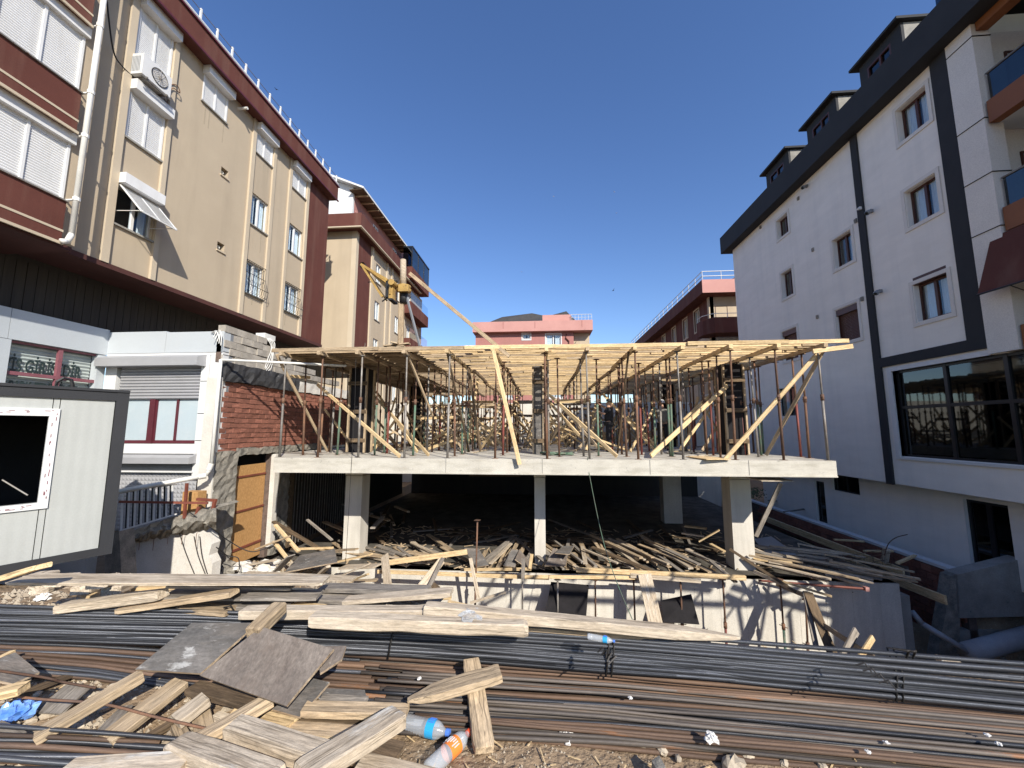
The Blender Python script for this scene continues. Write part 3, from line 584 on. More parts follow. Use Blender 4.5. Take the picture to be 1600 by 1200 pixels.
# ------------------------------------------------------------------ far buildings
CB = empty('apartment_building', (-1,45,-2), 'pink building with dark hipped roof straight ahead beyond the deck', 'building')
TC = wmat((-7.85,45,0),(1,0,0),(0,1,0))
wh = [(2.05+3.55,12.15,2.65+3.85,12.8),(8.35,11.2,10.05,12.68),(8.35,8.2,10.05,9.7),(5.6,9.1,6.5,9.7),(3,5.2,4.4,6.7),(8.35,5.2,10.05,6.7)]
MB(TC).wall(11.55,12.95,wh,.3,0,-2).box(11.2,.3,-2,11.55,10,12.95).build('wall', M['pink'], CB)
for h in wh: window(CB,TC,*h,M['white'],panes=2 if h[2]-h[0]>1 else 1,rec=.1,ft=.1,trim='white')
MB().box(-8.1,44.3,12.95,5.85,56,14.15).build('eave_band', M['pink_light'], CB)
for x in (-4.5,-.8,4.6): MB().box(x,44.27,13.3,x+.06,44.3,14.1).build('eave_rib', M['pink'], CB)
MB().box(3.7,45.6,-2,5.6,56,12.9).build('side_wing', M['beige'], CB)
MB().box(3.69,44.4,9.2,5.7,46,10.2).build('balcony', M['pink'], CB)
zr = 14.16
MB().add([(-6.8,45.2,zr),(2.9,45.2,zr),(2.9,54,zr),(-6.8,54,zr),(-4.9,47,15.5),(-1.2,48,16.2),(1.4,48,15.6),(-4.9,52,15.5),(1.4,52,15.6)],[(0,1,6,5),(0,5,4),(0,4,7,3),(1,2,8,6),(4,5,6,8,7),(7,8,2,3)]).build('roof', M['roof'], CB)
MB().add([(1.0,45.3,zr),(4.2,45.3,zr),(3.0,46.5,15.9),(1.0,46.5,15.4),(1,50,zr),(4.2,50,zr)],[(0,1,2,3),(1,5,2),(0,3,4)]).build('roof_gable', M['roof'], CB)
MB().box(.1,44.9,14.16,3.4,45.1,15.0).build('terrace_wall', M['pink_light'], CB)
tr = MB()
for k in range(7): tr.tube((3.5+k*.38,44.6,14.15),(3.5+k*.38,44.6,14.9),.02,4)
tr.tube((3.4,44.6,14.9),(5.8,44.6,14.9),.03,4).tube((3.4,44.6,14.55),(5.8,44.6,14.55),.02,4); tr.build('terrace_rail', M['white'], CB)
MB().path([at(885,522,Y=44.9),at(884,528,Y=44.9),at(889,533,Y=44.9),at(889,541,Y=44.9)],.07).build('downpipe', M['brown'], CB)
FB = empty('apartment_building', (14,32,-2), 'pink and cream block with balconies behind the white building', 'building')
TFB = wmat((14.1,62,0),(0,-1,0),(1,0,0)); fy = lambda y: 62-y
fw = [(fy(y)-1.1,z,fy(y),z+1.9) for y in (35.3,38.2,41.5,45,49,53) for z in (10.5,7.3,4.0)]
MB(TFB).wall(fy(33),12.9,[f for f in fw if f[3]>9.5],.3,0,9.6).build('upper_wall', M['brown'], FB)
MB(TFB).wall(fy(33),9.6,[f for f in fw if f[3]<9.5],.3,0,-2).build('wall', M['beige'], FB)
for h in fw: window(FB,TFB,*h,M['beige_trim'],panes=2,rec=.08,ft=.12,trim='beige_trim')
MB().box(13.1,31.9,12.7,26,62,13.8).build('eave_band', M['brown'], FB)
MB().box(13.1,31.86,12.7,26,31.9,13.8).build('eave_front', M['pink_light'], FB)
MB().box(14.0,33,-2,26,33.3,12.7).build('front_wall', M['beige'], FB)
window(FB, wmat((14.2,33,0),(1,0,0),(0,1,0)), .3,9.9,1.3,11.9,M['brownframe'],panes=1,rec=-.02,name='balcony_door')
for z in (9.2,6.0,2.8):
    b = MB().poly([(13.0,33.2,z-.0),(13.0,32.0,z),(13.6,31.2,z),(19,31.2,z),(19,33.2,z)],(0,0,1.25)).build('balcony', M['brown'], FB)
    r = MB().tube((13.0,33,z+1.55),(13.0,32,z+1.55),.03,5).tube((13.0,32,z+1.55),(13.6,31.2,z+1.55),.03,5).tube((13.6,31.2,z+1.55),(19,31.2,z+1.55),.03,5)
    for k in range(5): r.tube((13.6+k,31.2,z+1.2),(13.6+k,31.2,z+1.55),.02,4)
    sub('balcony_rail', r, M['white'], b)
    if z < 9: sub('balcony_glazing', MB().box(13.7,31.4,z+1.3,19,31.42,z+2.9), M['glass'], b)
r = MB()
for z in (14.15,14.55): r.tube((13.2,32,z),(13.2,58,z),.035,5).tube((13.2,32,z),(20,32,z),.035,5)
for k in range(18): r.tube((13.2,32+k*1.5,13.8),(13.2,32+k*1.5,14.55),.03,4)
for k in range(4): r.tube((14.7+k*1.5,32,13.8),(14.7+k*1.5,32,14.55),.03,4)
r.build('roof_rail', M['white'], FB)
MB().add([(15,34,13.8),(15,44,13.8),(19,38,16.2),(19,36,16.2),(24,34,13.8),(24,44,13.8)],[(0,3,2,1),(0,4,3),(3,4,5,2),(1,2,5)]).build('roof', M['roof'], FB)
# low fence and wall closing the plot behind the site
bwall = MB().box(-13,27,-5.3,12.6,27.3,3.45).build('boundary_wall', M['concwall']); tag(bwall, 'pale plastered boundary wall closing the site behind the forest of props', 'wall')

# ------------------------------------------------------------------ shop annex, lower left
SH = empty('shop_annex', (-10,9.6,-2), 'single storey shop annex in pale metal cladding with roller shutters', 'building')
TQ = wmat((-11.75,9.55,0),(1,0,0),(0,1,0))            # front facing the street side, x = X + 11.75
TQ2 = wmat((-11.75,3,0),(0,1,0),(-1,0,0))             # return along the block, x = Y - 3
sub('fascia_panel', MB(TQ).box(0,-.02,3.68,1.68,.2,4.27), M['clad'], SH); sub('fascia_panel', MB(TQ).box(1.69,-.02,3.68,3.34,.2,4.24), M['clad'], SH)
for a,b in ((0,2.2),(2.21,4.55),(4.56,6.54)): sub('fascia_panel', MB(TQ2).box(a,-.0,3.64,b,.2,4.33), M['clad'], SH)
MB().box(-12.2,3,4.16,-11.76,9.6,4.20).box(-11.74,9.6,4.10,-8.42,18,4.14).build('flat_roof', M['concgrey'], SH)
for z in (3.0,1.6,.4): sub('cladding_panel', MB(TQ2).box(2.8,.0,z-1.2 if z<1 else z-1.38,4.62,.2,z+.63 if z>2 else z), M['clad'], SH)
MB(TQ2).box(4.62,.1,-2,6.56,.2,-.2).box(6.35,.02,-2,6.55,.2,3.63).build('side_wall', M['clad'], SH)
sf_ = MB(TQ2).box(4.64,.09,3.58,6.35,.12,3.63).box(4.64,.05,2.86,6.35,.12,2.94).box(5.53,.045,1.2,5.61,.12,3.58).build('shop_window', M['pinkframe'], SH)
sl = MB(TQ2)
for i in range(26):
    z = 1.3+i*.088; s_ = MB(TQ2).add([(4.66,.22,z),(6.34,.22,z),(6.34,.195,z+.045),(4.66,.195,z+.045),(6.34,.22,z+.086),(4.66,.22,z+.086)],[(0,1,2,3),(3,2,4,5)]); sub('shutter_slat', s_, M['slat'], sf_)
def text(body, T, size, mat, name, par, bold=0.0, sx=1.0, fit=None):
    cu = bpy.data.curves.new(name, 'FONT'); cu.body = body; cu.size = size; cu.extrude = .002; cu.offset = bold
    o = bpy.data.objects.new(name+'_tmp', cu); C.objects.link(o); bpy.context.view_layer.update()
    me = bpy.data.meshes.new_from_object(o.evaluated_get(bpy.context.evaluated_depsgraph_get())); bpy.data.objects.remove(o)
    me.materials.clear(); me.materials.append(mat)
    # text lies in local XY: stand it up on the wall
    if fit:
        xs_ = [v.co.x for v in me.vertices]; ys_ = [v.co.y for v in me.vertices]; a_, b_ = min(xs_), max(xs_); sx = fit[0]/(b_-a_); sy = fit[1]/(max(ys_)-min(0,min(ys_)))
        me.transform(Matrix.Diagonal((sx,sy,1,1)) @ Matrix.Translation((-a_,0,0))); sx = 1
    me.transform(T @ Matrix.Rotation(R(90),4,'X') @ Matrix.Diagonal((sx,1,1,1)))
    x = bpy.data.objects.new(name, me); C.objects.link(x)
    if par: x.parent = par; x.matrix_parent_inverse = wm(par).inverted()
    return x
text('VİS GİRİŞİDİR', TQ2 @ Matrix.Translation((4.62,.155,2.955)), .46, M['ink'], 'lettering', sf_, .012, fit=(1.50,.50))
text('PARK ETMEYİNİZ', TQ2 @ Matrix.Translation((4.78,.155,2.50)), .32, M['ink'], 'lettering', sf_, .010, fit=(1.30,.34))
MB(TQ).box(0,.2,-1,3.34,.3,4.2).build('inner_wall', M['grey'], SH); MB(TQ).box(0,-.005,3.6,3.34,.19,3.7).box(3.0,.0,.3,3.34,.19,3.62).build('front_wall_head', M['white'], SH)
MB(TQ2).box(4.55,.3,-1,6.6,.34,4.2).build('inner_wall', M['grey'], SH)
# front: shutter housing, slats, frosted panes
sub('shutter_box', MB(TQ).poly([(-.02,-.28,3.3),(-.02,-.28,3.52),(-.02,0,3.62),(-.02,0,3.3)],(2.9,0,0)), M['alu'], SH)
rs = empty('roller_shutter', (-10,9.6,2.5), None, None); rs.parent = SH; rs.matrix_parent_inverse = wm(SH).inverted()
for i in range(11):
    z = 2.44+i*.082; s_ = MB(TQ).add([(.42,.06,z),(2.75,.06,z),(2.75,.025,z+.03),(.42,.025,z+.03),(2.75,.025,z+.055),(.42,.025,z+.055),(2.75,.06,z+.08),(.42,.06,z+.08)],[(0,1,2,3),(3,2,4,5),(5,4,6,7)]); sub('slat', s_, M['alu'], rs)
wf = MB(TQ).box(.35,.1,1.28,2.76,.18,1.36).box(1.33,.05,1.28,1.48,.18,2.44).box(2.07,.08,1.36,2.12,.18,2.44).box(1.48,.09,1.36,1.52,.18,2.44).box(.3,.06,1.28,.36,.18,2.44).build('window', M['redframe'], SH)
for a,b in ((.36,1.33),(1.52,2.07),(2.12,2.76)): sub('pane', MB(TQ).box(a,.12,1.36,b,.14,2.44), M['glasswhite'], wf)
MB(TQ).box(.33,-.02,1.02,2.86,.2,1.27).box(2.76,.0,.4,2.98,.2,3.62).box(0,.0,-1,.33,.2,3.62).build('front_wall', M['white'], SH)
for z in (2.05,2.9,1.35): MB(TQ).box(2.77,-.004,z,2.97,.0,z+.015).build('panel_joint', M['dark'], SH)
MB(TQ).poly([(.3,-.22,.78),(.3,-.22,.93),(.3,0,1.0),(.3,0,.78)],(2.55,0,0)).build('shutter_box', M['alu'], SH)
MB(TQ).box(.3,.05,.58,2.8,.1,.78).build('dark_shutter', M['grey'], SH)
MB(TQ).box(.3,-.02,.54,2.8,.1,.58).build('metal_strip', M['white'], SH)
# quilted metal sheet: real pyramids
q = MB(TQ)
for i in range(24):
    for j in range(14):
        x = .3+i*.105; z = -.95+j*.105; q.add([(x,.1,z),(x+.105,.1,z),(x+.105,.1,z+.105),(x,.1,z+.105),(x+.052,.082,z+.052)],[(0,1,4),(1,2,4),(2,3,4),(3,0,4)])
tag(q.build('quilted_metal_sheet', M['alu'], SH), kind='stuff')
# white drain pipe on the annex
cp = at(345,562,Y=9.38); e1 = at(330,728,Y=9.25); e2 = at(322,743,Y=9.2); e3 = at(186,768,Y=8.2)
dp2 = empty('drain_pipe', e1, 'white drain pipe running down the annex corner then along the red bracket', 'drain pipe')
MB().tube(cp,e1,.04,10).tube(e1,e2,.05,10).tube(e2,e3,.055,10).tube(cp,cp+Vector((2.6,1.5,.05)),.035,8).build('pipe', M['pvc'], dp2, smooth=True)
MB().lathe([(0,.066),(.16,.066)],10,frame(e1+Vector((0,0,.06)),e2)[0]).lathe([(0,.068),(.14,.068)],10,frame(e2,e3)[0]).build('pipe_elbow', M['pvc'], dp2, smooth=True)
# red steel bracket frame with rail
rd = empty('steel_bracket_frame', at(290,765,Y=8.5), 'red oxide steel post frame holding the drain pipe above the broken wall', 'steel frame')
p = at(292,764,Y=8.75)
MB().beam(at(292,755,Y=8.75),at(288,810,Y=8.75),.05,.05,(0,1,0)).build('post', M['oxide'], rd)
MB().beam(at(186,784,Y=8.3),at(325,786,Y=8.9),.04,.05).build('rail', M['oxide'], rd)
MB().beam(at(311,792,Y=8.9),at(305,812,Y=8.9),.06,.06,(0,1,0)).beam(at(336,782,Y=8.9),at(330,808,Y=8.9),.06,.06,(0,1,0)).beam(at(308,780,Y=8.9),at(338,782,Y=8.9),.06,.06).build('end_frame', M['oxide'], rd)
# baluster fence
bf = empty('baluster_fence', at(230,800,Y=8.7), 'white metal baluster fence on the sloping concrete edge', 'fence')
A0,A1 = at(186,830,Y=8.45), at(276,803,Y=8.85); B0,B1 = at(189,768,Y=8.45), at(276,757,Y=8.85)
for k in range(9):
    t = (k+.3)/9; MB().beam(A0.lerp(A1,t), B0.lerp(B1,t), .035,.02,(0,1,0)).build('baluster', M['white'], bf)
MB().beam(A0,A1,.03,.03).build('bottom_rail', M['white'], bf); MB().beam(B0,B1,.025,.02).build('top_rail', M['galv'], bf)
for k in range(8):
    t = (k+.75)/9; MB().beam(A0.lerp(A1,t)+Vector((0,.06,.02)), B0.lerp(B1,t)+Vector((0,.06,0)), .09,.01,(0,1,0)).build('grey_sheet', M['anth'], bf)
bx = at(302,795,Y=9.2); tag(MB().box(bx.x-.22,9.1,bx.z-.35,bx.x+.18,9.35,bx.z+.42).build('plywood_box', M['osb']), 'small brown board box behind the red steel post', 'box')
# broken white wall below it, with a rough concrete head
bwl = empty('broken_wall', at(260,860,Y=9), 'broken white plastered wall with rough concrete edge, cables hanging over it', 'wall')
top = [(185,838),(200,828),(225,818),(250,808),(275,801),(300,796),(318,793),(336,800),(336,830),(330,850),(334,872),(330,893),(330,915),(185,915)]
MB().poly([at(x,y,Y=8.95) for x,y in [(185,850),(215,846),(240,838),(262,832),(285,826),(310,822),(325,835),(331,850),(326,868),(332,880),(328,920),(185,920)]],(0,.25,0)).build('plaster_face', M['plaster'], bwl)
cv = []; random.seed(3)
n = 30; rows_ = 7
for j in range(rows_):
    for i in range(n+1):
        t = i/n; x = 183+155*t; yt = 842-50*t**.8 + (3*math.sin(i*1.7)); yb = 852-28*t+rnd(-3,4)
        yy = yt+(yb-yt)*j/(rows_-1); b = .0 if j in (0,) else rnd(.0,.10)
        cv.append(at(x, yy, Y=8.95-(.22*math.sin(j/(rows_-1)*3.1)+b)*(1 if j<rows_-1 else .2)))
cf = [(j*(n+1)+i, j*(n+1)+i+1, (j+1)*(n+1)+i+1, (j+1)*(n+1)+i) for j in range(rows_-1) for i in range(n)]
tb = [p+Vector((0,.7,.02)) for p in cv[:n+1]]; o_ = len(cv); cv += tb; cf += [(i, o_+i, o_+i+1, i+1) for i in range(n)]
MB().add(cv, [tuple(reversed(f)) for f in cf]).build('broken_concrete_edge', M['concold'], bwl)
for k in range(6):
    x = 200+k*22; p = at(x,846-k*3,Y=8.85); MB().path([p,p+Vector((.03,-.08,-.02)),p+Vector((.05,-.10,-.16-.05*(k%3)))],.006,4).build('rebar_end', M['rust'], bwl)
MB().box(-12.5,9.0,-2.2,-11.0,9.25,-.9).build('side_wall', M['plaster'], bwl)
cable('cable', [at(296,800,Y=8.7),at(330,825,Y=8.8),at(362,848,Y=9.3),at(395,862,Y=9.5),at(430,850,Y=9.8)], .012, 'black', 'black cable looping from the broken wall edge to the concrete pier')
cable('cable', [at(338,855,Y=8.9),at(355,868,Y=9.2),at(372,872,Y=9.3),at(374,890,Y=9.3)], .012, 'black', 'short black cable hanging low beside the rough pier')
for k,(a,b,c) in enumerate(((280,832,305),(303,838,322),(312,838,325))): cable('cable', [at(a,b,Y=8.9),at((a+c)/2-3,b+30,Y=8.88),at(c,900,Y=8.9)], .010, 'wire', ['curved grey cable left on the white broken wall','thin cable hanging straight on the white broken wall','second hanging cable nearest the broken wall end'][k])
br = MB().poly([at(165,835,Y=7.6),at(186,830,Y=7.6),at(190,905,Y=7.6),at(163,905,Y=7.6)],(0,.3,0)); tag(br.build('concrete_stub', M['concold']), 'dark broken concrete stub beside the container corner', 'concrete stub')

# ------------------------------------------------------------------ site container
A = Vector((-6.9,6.0,0)); B = Vector((-7.62,4.6,0)); dirc = (B-A).normalized(); 
CT = empty('site_container', (-7.6,5,-.3), 'cream site cabin container with dark grey frame and open window', 'container')
Lc = 5.2; TC_ = wmat(A+dirc*Lc, -dirc, Vector((0,0,1)).cross(-dirc)); zb, zt = -.32, 2.27
wx1 = Lc-1.02
# window position by sight: right edge of its frame at pixel x=83
def onface(px,py):
    d = at(px,py,Y=1.0)-Vector((0,0,CZ)); c = Vector((0,0,CZ)); nrm = Vector((0,0,1)).cross(-dirc)
    t = (A-c).dot(nrm)/d.dot(nrm); p = c+d*t; return (p-(A+dirc*Lc)).dot(-dirc), p.z
u1,z1_ = onface(80,648); u0,z0_ = onface(-20,800); _,zwb = onface(62,785)
wz0, wz1 = zwb+.0, z1_
for a,b in ((.12,u1-1.45),(u1-1.44,u1+.0),(u1+.01,u1+.07),(u1+.08,Lc-.16)):
    if a < u1-.5 < b: mbp = MB(TC_).wall(b,zt-.16,[(u1-1.2,wz0,u1,wz1)],.06,a,zb+.12)
    else: mbp = MB(TC_).box(a,0,zb+.12,b,.06,zt-.16)
    if b-a > .2 or 1: mbp.build('wall_panel', M['sandwich'], CT)
MB(TC_).box(0,-.03,zt-.16,Lc,.1,zt).box(0,-.05,zt-.02,Lc,.1,zt+.02).build('top_rail', M['grey2'] if 'grey2' in M else M['anth'], CT)
MB(TC_).box(0,-.03,zb,Lc-.15,.1,zb+.12).build('bottom_rail', M['anth'], CT)
MB(TC_).box(Lc-.15,-.035,zb,Lc,.12,zt-.02).build('corner_post', M['anth'], CT); MB(TC_).box(Lc-.15,.06,zb,Lc,2.4,zt-.02).box(0,.06,zb,.1,2.4,zt).box(0,2.3,zb,Lc,2.4,zt).box(0,.05,zt-.06,Lc,2.4,zt-.02).box(0,.06,zb,Lc,2.4,zb+.1).build('body', M['anth'], CT)
lug = MB(TC_); ux,_ = onface(103,600); lug.path([(ux-.09,0,zt),(ux-.09,0,zt+.09),(ux-.03,0,zt+.15),(ux+.05,0,zt+.13),(ux+.07,0,zt+.05),(ux+.07,0,zt)],.025,6); lug.build('lifting_lug', M['black'], CT)
wn = MB(TC_).wall(u1+.08,wz1+.09,[(u1-1.2,wz0,u1-.02,wz1-.02)],.05,u1-1.3,wz0-.09); wn.v = [tuple(Vector(v)-TC_.to_3x3()@Vector((0,.03,0))) for v in wn.v]
wn = wn.build('window', M['film'] if 'film' in M else M['white'], CT)
sub('sliding_sash', MB(TC_).box(u1-1.19,.0,wz0,u1-.62,.04,wz1).build if False else MB(TC_).wall(u1-.60,wz1-.02,[(u1-1.15,wz0+.08,u1-.72,wz1-.1)],.04,u1-1.19,wz0+.02), M['white'], wn)
sub('pane', MB(TC_).box(u1-1.16,.015,wz0+.06,u1-.7,.022,wz1-.08), M['glass'], wn)
sub('window_handle', MB(TC_).tube((u1-.35,.12,wz0+.35),(u1-.12,-.02,wz0+.12),.01), M['galv'], wn)
pm = MB(TC_); random.seed(4)
for k in range(64):                     # printed protective film on the frame: tiny marks
    s_ = rnd(0,1); v = random.choice([0,1,2]); c = rnd(.02,.06)
    if v == 0: x,z,ww,hh = u1-1.2+1.2*s_, wz1+.03+rnd(-.02,.03), c, .008
    elif v == 1: x,z,ww,hh = u1-1.2+1.2*s_, wz0-.05+rnd(-.02,.02), c, .008
    else: x,z,ww,hh = u1+.03+rnd(-.02,.02), wz0+(wz1-wz0)*s_, .008, c
    pm.box(x,-.033,z,x+ww,-.031,z+hh)
tag(sub('film_print', pm, M['pinkframe'], wn), kind='stuff')

# ------------------------------------------------------------------ old party wall: bricks over a rough concrete frame
PW = empty('party_wall', (-8.4,12,-2), 'old red brick party wall with black bitumen band and rough concrete piers', 'wall')
TW = wmat((-8.4,9.58,0),(0,1,0),(-1,0,0))             # x = Y - 9.58
bh, bl = .138, .265; random.seed(11); mesh_b = []
for k in range(10):
    m_ = MB(); a = [rnd(-.006,.006) for _ in range(8)]; m_.box(0,0,0,bl-.02,.12,bh-.018); m_.v = [(v[0]+a[i%8], v[1]+(rnd(-.012,.012) if v[1] < .01 else 0), v[2]+a[(i*3)%8]) for i,v in enumerate(m_.v)]
    me = bpy.data.meshes.new('brick'); me.from_pydata(m_.v,[],m_.f); me.materials.append(M['brick']); mesh_b.append(me)
nb = 0; rest = MB()
rows_n = 14
bricks = []
for r_ in range(rows_n):
    z = 1.0+r_*bh; x = -.02-(r_%2)*.13
    while x < 8.6:
        topz = 2.98 - .01*x
        if z+bh < topz+.03 and x > -.1 and not (random.random() < .012): bricks.append((x,z))
        x += bl
for r_ in range(0,0): pass
bricks.sort()
for i,(x,z) in enumerate(bricks):
    d = rnd(-.012,.008); T = TW @ Matrix.Translation((max(x,0.0),d,z)) @ Matrix.Rotation(rnd(-.012,.012),4,'Y')
    if i < 298:
        o = bpy.data.objects.new('brick', mesh_b[i%10]); C.objects.link(o); o.parent = PW; o.matrix_parent_inverse = wm(PW).inverted(); o.matrix_basis = T
    else: rest.box(0,0,0,bl-.02,.12,bh-.018,T)
tag(rest.build('far_bricks', M['brick'], PW), kind='stuff')
MB(TW).box(0,.03,-2.2,.7,.4,2.98).box(.7,.03,1.1,9,.4,2.98).box(2.12,.03,-2.2,3.1,.4,1.1).build('mortar_bed', M['mortar'], PW)
def rough(name, T, x0,x1,z0,z1, depth, mat, par, amp=.04, st=.12):
    nx_ = max(2,int((x1-x0)/st)); nz_ = max(2,int((z1-z0)/st)); vs = []; fs = []
    for j in range(nz_+1):
        for i in range(nx_+1):
            e = (i in (0,nx_)) ; vs.append((x0+(x1-x0)*i/nx_+rnd(-.02,.02), -depth+rnd(-amp,amp)*.6, z0+(z1-z0)*j/nz_+rnd(-.02,.02)))
    for j in range(nz_):
        for i in range(nx_): fs.append((j*(nx_+1)+i, j*(nx_+1)+i+1, (j+1)*(nx_+1)+i+1, (j+1)*(nx_+1)+i))
    o = len(vs); ring = [i for i in range(nx_+1)]+[j*(nx_+1)+nx_ for j in range(1,nz_+1)]+[nz_*(nx_+1)+i for i in range(nx_-1,-1,-1)]+[j*(nx_+1) for j in range(nz_-1,0,-1)]
    vs += [(vs[i][0], .12, vs[i][2]) for i in ring]; n = len(ring)
    for k in range(n): k2 = (k+1)%n; fs.append((ring[k], o+k, o+k2, ring[k2]))
    return MB(T).add(vs,fs).build(name, mat, par)
rough('concrete_pier', TW, -.05,.68,-2.2,1.06,.06,M['concold'],PW)
rough('concrete_lintel', TW, .66,4.6,.92,1.12,.05,M['concold'],PW,.03)
rough('concrete_pier', TW, 2.25,3.0,-2.2,.90,.05,M['concold'],PW)
rough('bitumen_band', TW, -.03,3.1,2.92,3.42,.10,M['tar'],PW,.05,.14)
rough('concrete_beam', TW, 3.0,8.6,2.94,3.3,.04,M['plaster'],PW,.03,.2)
# concrete blocks on top, stepping down
for r_ in range(5):
    for k in range(20):
        x = -.05+k*.4-(r_%2)*.2; z = 3.42+r_*.2
        if x < -.1 or z > 4.33-.13*max(0,x-.6)-(.25 if x>2.2 else 0) or (x > 3.4 and r_ > 1): continue
        MB(TW).box(x+.008,rnd(-.03,.02),z+.008,x+.392,.2,z+.192).build('block', M['block'], PW)
MB(TW).box(-.05,.06,3.42,2.2,.2,4.1).build('mortar_bed', M['mortar'], PW)
MB().box(-8.75,9.49,-.4,-8.36,9.57,3.0).build('plaster_edge', M['plaster'], PW)
# OSB closing the doorway, white post, bars under the slab
ob = MB(TW).box(.72,.16,-2.1,2.1,.19,.62).build('osb_panel', M['osb'], PW)
MB(TW).box(.70,.06,-2.2,.76,.3,1.1).box(.76,.13,.28,2.1,.17,.33).box(.76,.13,-.68,2.1,.16,-.63).box(.76,.13,-1.72,2.1,.16,-1.66).build('door_frame', M['oxide'], PW)
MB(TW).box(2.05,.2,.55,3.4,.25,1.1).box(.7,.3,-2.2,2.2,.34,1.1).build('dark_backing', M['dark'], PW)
MB(TW).box(2.14,-.12,-1.9,2.34,.03,.88).build('white_post', M['plaster'], PW)
for k in range(26): MB(TW).tube((3.1+k*.17,.02,-2.2),(3.1+k*.17,.02,.9),.014,5).build('steel_bar', M['galv'], PW)
MB(TW).box(3.1,.1,-2.2,14,.2,.9).build('dark_interior_backing', M['darkclad'], PW)  # flat dark sheet standing in for the dark interior behind the bars
MB(TW).box(3.05,-.05,-2.2,3.25,.1,.9).build('wooden_stud', M['w_dark'], PW)
# mess of white wires and a junction box on top of the blocks
jb = at(418,528,X=-8.6); tag(MB().box(jb.x-.2,jb.y-.25,jb.z-.06,jb.x+.1,jb.y+.22,jb.z+.10).build('junction_box', M['pvc']), 'white box with loose wires lying on the block wall top', 'box')
for k in range(4):
    q0 = at(412+k*2,527,X=-8.55); cable('wire', [q0, at(420+k*3,533+k,X=-8.4), at(424+k,545+k*3,X=-8.35), at(418+k*2,562+k*4,X=-8.32), at(414+k,575+k*2,X=-8.3)], .012, 'pvc', 'white wire hanging in a loop over the block wall', 'wire', group='white wires on the block wall')
for k in range(5):
    q0 = at(330+k*2,520,Y=9.5); cable('wire', [q0, at(338+k*2,517+3*(k%3),Y=9.4), at(333+k*3,528+k*3,Y=9.35)], .012, 'pvc', 'short pale cable stub sprouting at the annex roof corner', 'wire', group='cable stubs at the annex corner')

# ------------------------------------------------------------------ concrete skeleton under construction
CS = empty('building_under_construction', (0,12,-2.3), 'unfinished concrete building frame with one slab on square columns', 'building')
def slab(name, pts, z0, z1, mat, par):
    return MB().poly([(x,y,z0) for x,y in pts],(0,0,z1-z0)).build(name, mat, par)
sl_ = slab('floor_slab', [(-7.12,10.0),(6.95,10.0),(6.95,24.5),(-8.2,24.5),(-8.2,11.9)], .52, .9, M['conc'], CS)
for x in (-2.48,-.02,2.62,4.95): sub('form_joint', MB().box(x,9.992,.52,x+.012,10.0,.9), M['concgrey'], sl_)
sub('edge_lip', MB().box(-7.12,9.98,.515,6.95,10.0,.545), M['conc'], sl_)
def column(x0,y0,x1,y1,z0=-2.3,z1=.52,lab=None): 
    c = MB().box(x0,y0,z0,x1,y1,z1-.32).build('column', M['concwall'], CS); MB().box(x0-.012,y0-.012,z1-.30,x1+.012,y1+.012,z1).build('column_head', M['concwall'], c); return c
column(-6.13,12,-5.6,12.55,-2.6); column(-.26,12,.06,12.7,-2.6); column(5.38,12,5.95,12.55,-2.6); column(5.1,17.5,5.85,18)
slab('basement_slab', [(-8.3,11.35),(9.1,11.35),(9.1,25),(-8.3,25)], -2.62, -2.3, M['concdirtyshade'], CS)
rw = MB().box(-8.3,11.3,-5.4,9.1,11.62,-2.3).build('retaining_wall', M['concwall'], CS)
for k in range(26):
    x = -7.9+k*.66; MB().box(x,11.296,-5.3,x+.005,11.3,-2.32).build('board_mark', M['conc'], rw)
random.seed(9)
for k in range(70):
    x = rnd(-8,9); z = rnd(-4.6,-2.5); MB().box(x,11.293,z,x+rnd(.01,.03),11.3,z+rnd(.01,.025)).build('tie_hole', M['dark'], rw)
MB().box(9.1,11.4,-5.4,9.4,24,-2.62).build('side_wall', M['concgrey'], CS)
MB().box(-8.2,24.4,-2.3,9.1,24.6,.52).build('rear_wall', M['darkclad'], CS)  # dark colour deepens the shade at the back of the basement
MB().box(-3.0,16,-.25,-.9,16.05,.5).build('hung_plywood', M['w_dark'], CS)

# ------------------------------------------------------------------ telescopic props
props = {}
def prop_proto(col, h):
    key = (col, round(h,2))
    if key in props: return props[key]
    ms = {}
    def mk(nm, mb, mat, smooth=True):
        me = bpy.data.meshes.new(nm); me.from_pydata([tuple(v) for v in mb.v],[],mb.f); me.materials.append(M[mat]); me.polygons.foreach_set('use_smooth',[smooth]*len(me.polygons)); ms[nm] = me
    inner = 'rust' if col != 'galv' else 'galv'
    mk('outer_tube', MB().tube((0,0,.0),(0,0,h*.56),.031,8), col)
    mk('inner_tube', MB().tube((0,0,h*.5),(0,0,h-.012),.023,8), inner)
    mk('base_plate', MB().box(-.07,-.07,0,.07,.07,.008), inner, False); mk('head_plate', MB().box(-.07,-.07,h-.012,.07,.07,h), inner, False)
    mk('collar', MB().tube((0,0,h*.53),(0,0,h*.585),.042,8).tube((-.1,.02,h*.56),(.1,-.02,h*.56),.010,5), 'rust')
    props[key] = ms; return ms
def place_prop(x, y, z, h, col, label, group, lean=(0,0)):
    o = empty('steel_prop', (x,y,z), label, 'prop', group); o.rotation_euler = (lean[0], lean[1], rnd(0,6.28))
    for nm, me in prop_proto(col,h).items():
        c = bpy.data.objects.new(nm, me); C.objects.link(c); c.parent = o
    return o
BX = [-7.05,-5.98,-4.88,-3.63,-2.46,-1.25,.11,1.2,2.39,3.5,4.71,5.84,6.9]
DZ = 3.64
random.seed(21)
frontcol = ['galv','rust','galv','galv','galv','rust','rust','galv','rust','galv','rust','rust','galv']
